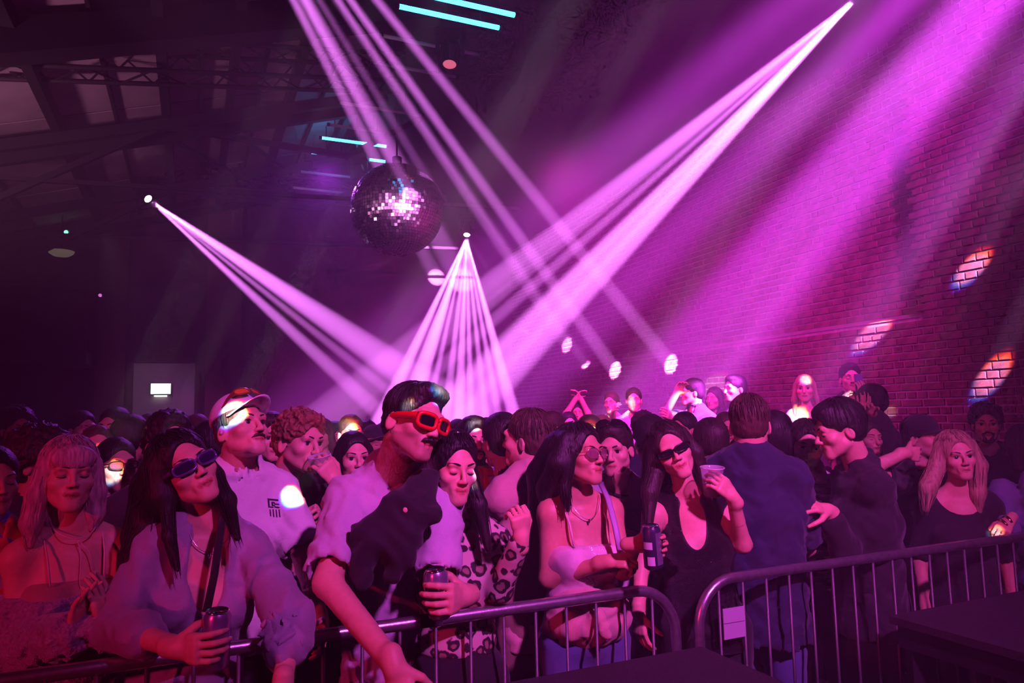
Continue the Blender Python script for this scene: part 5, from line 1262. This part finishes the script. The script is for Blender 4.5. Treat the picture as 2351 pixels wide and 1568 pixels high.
moving_head(P(820, 420, 11.0), P(815, 700, 10), 'dark moving head lamp left of the mirror ball', M_lensd, 1.0, .8)
moving_head(P(1032, 152, 7.9), P(1020, 400, 7.5), 'blue-lit spotlight with a dull pink lens hanging below the tube lights', M_lensp, 1.05, .45)
for i, (x, y, nm) in enumerate([(296, 398, 'first'), (385, 400, 'second'), (472, 408, 'third'), (550, 420, 'fourth'), (630, 428, 'fifth')]):
    moving_head(P(x, y, 11.2), P(x + 30, y + 400, 9.0), 'small dark lamp on the hall truss, %s from its outer end' % nm, M_lensd, .55, .1)

# mirror ball
bc = P(912, 482, 8.5); BR = .556
ball = empty('mirror_ball', bc); tag(ball, 'large mirror ball hanging above the crowd', 'mirror ball')
mb = MB(); mb.lathe(bc, V(0, 0, 1), [(BR * .985 * math.cos(a), BR * .985 * math.sin(a)) for a in np.linspace(math.pi - .001, .001, 25)], 36); mb.build('core', M_black, ball, smooth=True)
mb = MB(); rg = np.random.default_rng(5); rows_ = 46
for i in range(rows_):
    t0, t1 = math.pi * i / rows_, math.pi * (i + 1) / rows_; tm = (t0 + t1) / 2; n = max(4, int(2 * rows_ * math.sin(tm)))
    for j in range(n):
        a0, a1 = 2 * math.pi * (j + .06) / n, 2 * math.pi * (j + .94) / n; am = (a0 + a1) / 2
        nrm = V(math.sin(tm) * math.cos(am), math.sin(tm) * math.sin(am), math.cos(tm)); e1 = V(-math.sin(am), math.cos(am), 0); e2 = np.cross(nrm, e1)
        h1 = BR * math.sin(tm) * (a1 - a0) / 2; h2 = BR * (t1 - t0) / 2 * .90
        tl = rg.normal(0, .09, 2); x_ = unit(e1 + nrm * tl[0]); y_ = unit(e2 + nrm * tl[1]); c = bc + nrm * BR
        mb.add([c - x_ * h1 - y_ * h2, c + x_ * h1 - y_ * h2, c + x_ * h1 + y_ * h2, c - x_ * h1 + y_ * h2], [(0, 1, 2, 3)])
tag(mb.build('mirror_tiles', mat('mirror_glass', (.9, .88, .92), .22, 1.0), ball), kind='stuff')
mb = MB(); mb.tube([bc + V(0, 0, BR - .02), bc + V(0, 0, BR + .10)], .06, n=14); mb.build('collar', M_black, ball, smooth=True)
mb = MB(); mb.tube([bc + V(0, 0, BR + .08), bc + V(0, 0, 1.2)], .012, n=6); mb.build('chain', M_iron, ball)

# end wall: pale door panel, exit sign, pilasters, balcony
zb0 = S_END
d1 = tag(MB().hbox(zb0 - .05, zb0 + .02, -.97, .03, 0.0, 2.9).build('door_1', mat('pale_door_paint', (.55, .48, .52), .55)), kind='structure')
for c0, c1, z0, z1 in ((-1.05, -.97, 0, 2.98), (.03, .11, 0, 2.98), (-1.05, .11, 2.9, 2.98)): MB().hbox(zb0 - .07, zb0 + .02, c0, c1, z0, z1).build('door_frame', M_plaster, d1)
ex = empty('exit_sign', SC(zb0 - .10, -.52, 2.42)); tag(ex, 'glowing white and green exit sign on the pale door panel', 'sign')
MB().hbox(zb0 - .11, zb0 - .05, -.70, -.35, 2.31, 2.53).build('housing', mat('sign_housing', (.05, .25, .12), .4), ex)
MB().hbox(zb0 - .116, zb0 - .11, -.685, -.365, 2.335, 2.52).build('panel', mat('sign_panel_lit', (.8, .9, .8), .4, emis=((.85, 1.0, .86), 2.2)), ex)
MB().hbox(zb0 - .112, zb0 - .07, -.63, -.42, 2.285, 2.312).build('lamp_strip', mat('sign_lamp', (.9, .9, .8), .4, emis=((1, .97, .85), 1.5)), ex)
M_oldpl = mat('brown_plaster', (.16, .09, .08), .9, noise=.3, nscale=1.2)
for i, (c0, c1) in enumerate(((-1.55, -1.1), (.2, .8), (-4.2, -3.7))): tag(MB().hbox(zb0 - .16, zb0 + .02, c0, c1, 0, 6.4).build('trim_%d' % (i + 1), M_oldpl), kind='structure')
bal = empty('balcony', SC(zb0 - .6, -4.5, 2.9)); tag(bal, 'dark balcony front on the end wall', 'balcony')
MB().hbox(zb0 - 1.0, zb0, -8.5, -1.6, 2.8, 3.0).build('slab', M_plaster, bal); MB().hbox(zb0 - 1.0, zb0 - .95, -8.5, -1.6, 3.0, 3.95).build('parapet', M_plaster, bal)
MB().bar(SC(zb0 - .97, -8.5, 4.0), SC(zb0 - .97, -1.6, 4.0), .06).build('handrail', M_iron, bal)
def small_lamp(px, py, Y, col, st, label, r=.04, name='indicator_light'):
    c = P(px, py, Y); root = empty(name, c); tag(root, label, 'light')
    mb = MB(); mb.lathe(c, V(0, -1, -.2), [(0, r), (r * .6, r * .8), (r, r * .1)], 12); mb.build('lens', mat('lamp_%d' % px, col, .4, emis=(col, st)), root, smooth=True)
    MB().box(c + V(0, .05, 0), r * 1.6, .04, r * 1.3).build('housing', M_black, root)
small_lamp(152, 533, 12.0, (.2, 1.0, .55), 2.5, 'tiny green lamp high on the dark end wall', .035)
small_lamp(230, 678, 12.2, (.8, .2, .8), 1.0, 'tiny violet lamp on the dark end wall', .03)
small_lamp(744, 985, 13.6, (.3, .9, .7), 1.6, 'tiny teal lamp behind the curly ginger man', .03)
c = P(140, 582, 11.8); bw = empty('bowl_lamp', c); tag(bw, 'pale unlit bowl lamp with glow put into its shade hanging in the dark far corner', 'lamp')
mb = MB(); mb.lathe(c - V(0, 0, .06), V(0, 0, 1), [(0, .01), (.02, .12), (.06, .18), (.10, .20)], 20); mb.build('shade', mat('cream_glass_with_glow', (.75, .68, .50), .4, emis=((.8, .7, .45), .10)), bw, smooth=True)  # unlit glass emits a little; its brightness is put into the material
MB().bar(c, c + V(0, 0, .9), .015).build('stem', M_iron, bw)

# low platform along the brick wall
pf = empty('platform', SC(8, 5.1, 0)); tag(pf, 'low black platform along the brick wall under the raised dancers', 'platform')
MB().hbox(3.72, 12.6, 3.85, 6.30, PLAT - .05, PLAT).build('deck', M_deck, pf); MB().hbox(3.75, 12.55, 3.9, 3.95, 0, PLAT - .05).build('fascia', M_black, pf)
MB().hbox(3.75, 3.80, 3.9, 6.3, 0, PLAT - .05).build('fascia', M_black, pf)

# ================================================================== crowd barriers
M_bar = mat('dull_steel_bar', (.16, .15, .17), .5, .6)
SB, ZB = 2.31, 1.15
def c_at(px, z):
    lo_, hi_ = -4., 9.
    for _ in range(50):
        m_ = (lo_ + hi_) / 2
        if proj(SC(SB, m_, z))[0] < px: lo_ = m_
        else: hi_ = m_
    return (lo_ + hi_) / 2
def barrier(c0, c1, label, plate=False):
    root = empty('crowd_barrier', SC(SB, (c0 + c1) / 2, 0)); tag(root, label, 'barrier', 'steel barriers along the front row')
    R_ = .17; pts = []
    pts.append(SC(SB, c0, .08)); pts.append(SC(SB, c0, .5)); pts.append(SC(SB, c0, ZB - R_))
    for a in np.linspace(0, math.pi / 2, 9)[1:]: pts.append(SC(SB, c0 + R_ - R_ * math.cos(a), ZB - R_ + R_ * math.sin(a)))
    for t in (.25, .5, .75): pts.append(SC(SB, c0 + (c1 - c0) * t, ZB))
    for a in np.linspace(math.pi / 2, 0, 9)[:-1]: pts.append(SC(SB, c1 - R_ + R_ * math.cos(a), ZB - R_ + R_ * math.sin(a)))
    pts += [SC(SB, c1, ZB - R_), SC(SB, c1, .5), SC(SB, c1, .08)]
    mb = MB(); mb.tube(pts, .0205, n=12); mb.build('frame', M_steel, root, smooth=True)
    mb = MB(); mb.tube([SC(SB, c0, .17), SC(SB, c1, .17)], .014, n=8); mb.build('bottom_rail', M_steel, root, smooth=True)
    n = int(round((c1 - c0 - .12) / .123)); xs = [c0 + .10 + i * (c1 - c0 - .20) / n for i in range(n + 1)]
    for x in xs:
        e = min(x - c0, c1 - x); zt = ZB if e > R_ else ZB - R_ + math.sqrt(max(0, R_ ** 2 - (R_ - e) ** 2))
        mb = MB(); mb.tube([SC(SB, x, .17), SC(SB, x, zt)], .0060, n=6); mb.build('bar', M_bar, root, smooth=True)
    for x in (c0 + .25, c1 - .25):
        mb = MB(); mb.tube([SC(SB - .30, x, .02), SC(SB - .05, x, .12), SC(SB, x, .17), SC(SB + .05, x, .12), SC(SB + .30, x, .02)], .016, n=8); mb.build('foot', M_steel, root, smooth=True)
    mb = MB(); mb.tube([SC(SB, c1 + .02, .70), SC(SB, c1 + .06, .70), SC(SB, c1 + .06, .78)], .010, n=6); mb.build('hook', M_steel, root, smooth=True)
    if plate:
        for z0, z1 in ((1.035, 1.09), (.975, 1.032)): MB().hbox(SB - .012, SB - .008, xs[0] + .008, xs[1] - .008, z0 - .05, z1 - .05).build('sign_plate', mat('lilac_plate', (.45, .38, .52), .5), root)
    return root, xs
b1 = c_at(1552, .95); b2 = c_at(1606, .95)
bar1, _ = barrier(b1 - 2.35, b1, 'long steel crowd barrier with people leaning on it')
bar2, _ = barrier(b2, b2 + 2.25, 'steel crowd barrier with a small lilac plate between its bars', True)
ca, cb_ = c_at(962, ZB), c_at(1012, ZB)
mb = MB(); mb.tube([SC(SB, ca, ZB), SC(SB, cb_, ZB)], .0225, n=12); mb.build('black_tape', C_black, bar1, smooth=True)
# stage decks in front of the barrier
def deck(name, s0, s1, c0, c1, z, label):
    root = empty(name, SC((s0 + s1) / 2, (c0 + c1) / 2, 0)); tag(root, label, 'stage deck')
    MB().hbox(s0, s1, c0, c1, z - .03, z).build('top', M_deck, root)
    MB().hbox(s0 + .02, s1 - .02, c0 + .02, c1 - .02, z - .12, z - .03).build('frame', M_black, root)
    for a in (s0 + .06, s1 - .06):
        for b in (c0 + .06, c1 - .06): MB().bar(SC(a, b, 0), SC(a, b, z - .12), .05).build('leg', M_black, root)
deck('stage_deck', .30, 2.215, .25, 1.715, .95, 'dark carpeted stage deck with its corner by the barrier gap')
deck('stage_deck', .30, 2.17, 2.63, 4.6, .95, 'dark carpeted stage deck beside the far barrier end')

# ================================================================== things in hands
def can(center, axis, label, body, r=.033, h=.122, bands=()):
    center = np.asarray(center, float); axis = unit(axis); root = empty('drink_can', center - axis * h / 2); tag(root, label, 'can')
    b = center - axis * h / 2
    mb = MB(); mb.lathe(b, axis, [(0, .0), (.002, .020), (0, .024), (.008, r), (h - .014, r), (h - .003, r * .82)], 28); mb.build('body', body, root, smooth=True)
    mb = MB(); mb.lathe(b, axis, [(h - .003, r * .82), (h, r * .84), (h + .001, r * .80), (h - .004, r * .76), (h - .004, 0)], 28); mb.build('lid', M_silver, root, smooth=True)
    tb = MB(); ux_ = unit(np.cross(axis, V(0, 1, .01))); tb.box(b + axis * (h - .002) + ux_ * .006, .010, .006, .0008, (ux_, np.cross(axis, ux_), axis)); tb.build('ring_pull', M_silver, root)
    for z0, z1, a0, a1, m in bands:
        mb = MB(); aa = np.linspace(a0, a1, 9); x_ = unit(V(1, 0, 0) - axis * axis[0]); y_ = np.cross(axis, x_)
        vs_ = [b + axis * z + (r + .0006) * (math.cos(t) * x_ + math.sin(t) * y_) for z in (z0, z1) for t in aa]
        mb.add(vs_, [(i, i + 1, 10 + i, 9 + i) for i in range(8)]); mb.build('printed_band', m, root, smooth=True)
    return root
M_can1 = mat('can_violet', (.42, .34, .62), .28, .7, noise=.1, nscale=60); M_can2 = mat('can_silver_violet', (.50, .42, .62), .25, .75); M_can3 = mat('can_dark_print', (.05, .04, .09), .3, .3)
M_label = mat('can_white_print', (.7, .68, .75), .4); M_dkp = mat('can_black_print', (.03, .025, .05), .4)
a = pC.arm['R']; can(a['palm'] + a['pn'] * .046 + V(.012, 0, .01), (.06, -.1, 1), 'plain violet can held by the woman in mauve satin', M_can1, r=.033, h=.145)
a = pJ.arm['L']; can(a['palm'] + a['pn'] * .046 + V(0, 0, .01), (-.10, -.1, 1), 'silver can with dark print held in front of the leopard top', M_can2, h=.135, bands=[(.015, .10, math.pi * 1.05, math.pi * 1.55, M_dkp), (.03, .06, math.pi * 1.62, math.pi * 1.9, M_label)])
a = pO.arm['L']; can(a['palm'] + a['pn'] * .046 + V(.0, 0, .0), (-.06, -.1, 1), 'tall dark can with pale printed blocks held by the camisole woman', M_can3, h=.150, bands=[(.075, .10, math.pi * 1.12, math.pi * 1.45, M_label), (.02, .05, math.pi * 1.25, math.pi * 1.5, M_label), (.02, .13, math.pi * 1.58, math.pi * 1.9, M_can2)])
M_clear = mat('clear_plastic', (.9, .9, .95), .08, alpha=.28, spec=.8); M_drink = mat('dark_drink', (.10, .03, .035), .1); M_beer = mat('pale_drink', (.55, .25, .10), .1, trans=.5)
def cup(center, axis, label, drink, r0=.032, r1=.046, h=.115, fill=.42):
    center = np.asarray(center, float); axis = unit(axis); root = empty('plastic_cup', center - axis * h / 2); tag(root, label, 'cup'); b = center - axis * h / 2
    mb = MB(); mb.lathe(b, axis, [(0, .001), (0, r0), (h, r1), (h + .002, r1 + .002), (h + .001, r1 - .002), (.003, r0 - .0015), (.003, .001)], 28); mb.build('cup_wall', M_clear, root, smooth=True)
    rim = [b + axis * h + (r1 + .001) * (math.cos(t) * unit(np.cross(axis, V(0, 1, 0))) + math.sin(t) * np.cross(axis, unit(np.cross(axis, V(0, 1, 0))))) for t in np.linspace(0, 2 * math.pi, 30)]
    mb = MB(); mb.tube(rim, .0018, n=5); mb.build('rim', M_white, root, smooth=True)
    rf_ = r0 + (r1 - r0) * fill - .002
    mb = MB(); mb.lathe(b, axis, [(.004, .0), (.004, r0 - .002), (h * fill, rf_), (h * fill, 0)], 24); mb.build('drink', drink, root, smooth=True)
    return root
a = pQ.arm['L']; can_ = cup(a['palm'] + a['pn'] * .054 + V(0, 0, .012), (.02, -.12, 1), 'clear plastic cup raised by the woman in narrow black sunglasses', M_drink)
a = pF.arm['L']; fc = a['palm'] + a['pn'] * .05; cup(fc, (-.12, -.2, 1), 'clear cup with a dark drink held by the curly ginger man', M_drink)
mb = MB(); mth = pF.hd.w(0, -.108, -.068); mb.tube([fc - V(0, 0, .04), (fc + mth) / 2, mth], .004, n=6); tag(mb.build('straw', C_black, None, smooth=True), 'thin black straw between the curly ginger man\'s lips and his cup', 'straw')
a = pNN.arm['L']; ph = empty('phone', a['palm'] + a['pn'] * .02); tag(ph, 'phone held up by the man in black on the platform', 'phone')
px_ = unit(np.cross(a['pn'], V(0, 0, 1))); MB().box(a['palm'] + a['pn'] * .025 + V(0, 0, .05), .037, .0045, .076, (px_, a['pn'], V(0, 0, 1))).build('case', mat('phone_case', (.25, .2, .4), .3), ph)
MB().box(a['palm'] + a['pn'] * .031 + V(0, 0, .05), .034, .0012, .072, (px_, a['pn'], V(0, 0, 1))).build('screen', mat('phone_screen', (.1, .08, .2), .1, emis=((.4, .3, .9), .4)), ph)
a = pU.arm['L']; mb = MB(); cc_ = P(1862, 1056, pU.Y - .20); yc = empty('yellow_light_cup', cc_); tag(yc, 'small pale yellow tumbler at the striped jumper man\'s mouth', 'cup')
mb.lathe(cc_ - V(0, 0, .03), V(.2, -.3, 1), [(0, .0), (0, .022), (.06, .030), (.061, .028), (.01, .02), (.01, 0)], 18); mb.build('cup_wall', mat('painted_yellow_light', (.9, .85, .30), .4), yc, smooth=True)  # made-up cup; its yellow stands in for a patch of coloured light

# ================================================================== crowd further back
ARCH = []
def arch(label, **k):
    p = person(label, 0, 0, 30, hc=(0, 30, 1.60), fine=False, res=1.25, group='dancers packed further back', **k); ARCH.append([p, 0]); return p
lk = lambda n: [([(0, -.07, 0, .02), (0, -.088, .02, -.10), (0, -.09, .02, -n)], [.028, .03, .015]), ([(0, .07, 0, .02), (0, .088, .02, -.10), (0, .09, .02, -n)], [.028, .03, .015]), ([(0, 0, .07, 0), (0, 0, .09, -n)], [.06, .05])]
arch('short dark-haired man in dark clothes deep in the packed crowd', skin='light', hcol='black', hair=dict(kind='short', thick=.012), tops=[dict(m=C_dark)], pants=C_dark)
arch('long dark-haired woman in black deep in the packed crowd', female=True, skin='light', hcol='black', hair=dict(kind='long', locks=lk(.28)), tops=[dict(m=C_black)], pants=C_dark)
arch('brown-haired man in a grey top deep in the packed crowd', skin='light', hcol='brown', hair=dict(kind='quiff', thick=.012), tops=[dict(m=C_grey)], pants=C_dark)
arch('curly-haired man in a navy top deep in the packed crowd', skin='tan', hcol='black', hair=dict(kind='short', thick=.03, bump=.006, lam=.03), tops=[dict(m=C_navy)], pants=C_dark)
arch('brown-haired woman in a pale top deep in the packed crowd', female=True, skin='light', hcol='brown', hair=dict(kind='long', locks=lk(.22)), tops=[dict(m=C_lilac)], pants=C_dark)
def copy_person(p, loc, rot, sc):
    r = p.root.copy(); COL.objects.link(r); r.location = loc; r.rotation_euler = (0, 0, rot); r.scale = (sc, sc, sc)
    for ch in p.root.children:
        c = ch.copy(); COL.objects.link(c); c.parent = r
    return r
# (kind, pixel of the face, depth, turn, where)
BACK = [(3, 38, 985, 5.0, 20, 'above the patchwork knit'), (0, 188, 985, 5.6, 30, 'above the pale fringe'), (0, 262, 982, 5.0, -30, 'near the exit sign side'), (1, 340, 985, 6.4, 10, 'right under the exit sign'), (2, 452, 990, 6.0, 200, 'left of the white cap'),
        (4, 738, 998, 5.6, -20, 'right of the curly ginger man'), (1, 772, 1004, 5.7, 30, 'in front of the tiny teal lamp'), (3, 842, 1000, 7.0, 15, 'beside the cropped haired man'), (2, 884, 1008, 5.8, -15, 'left of the red sunglasses'), (0, 1052, 998, 6.2, 20, 'left of the bearded smiling man'), (4, 1118, 1002, 4.9, -10, 'right of the bearded smiling man'),
        (2, 1268, 985, 5.6, -20, 'above the wavy black hair'), (1, 1306, 975, 7.2, 10, 'under the raised arms'), (2, 1354, 1000, 4.7, 5, 'with light on the forehead'), (4, 1384, 985, 6.4, 20, 'under the pale topped dancer'), (3, 1478, 985, 6.0, -10, 'under the man in white t-shirt'), (4, 1668, 985, 5.4, 15, 'left of the navy shirt collar'), (0, 1570, 985, 5.6, -40, 'above the narrow black sunglasses')]
KIND = ['short dark-haired man deep in the crowd ', 'long dark-haired woman deep in the crowd ', 'brown-haired man deep in the crowd ', 'curly-haired man deep in the crowd ', 'brown-haired woman deep in the crowd ']
for ip, px, py, Y, turn, where in BACK:
    h = P(px, py, Y); p, used = ARCH[ip]; rot = -math.atan2(h[0], h[1]) + math.radians(turn); scl = h[2] / 1.60
    off = Rz(math.degrees(rot)) @ (p.root['_o'] - np.array([0, 30, 0])) * scl
    loc = (h[0] + off[0], h[1] + off[1], 0)
    if used == 0: r = p.root; r.location = loc; r.rotation_euler = (0, 0, rot); r.scale = (scl,) * 3
    else: r = copy_person(p, loc, rot, scl)
    r['label'] = KIND[ip] + where; ARCH[ip][1] += 1
print('BUILD', round(time.time() - T0, 1), 'tris', sum(len(me.polygons) * 2 for me in bpy.data.meshes))
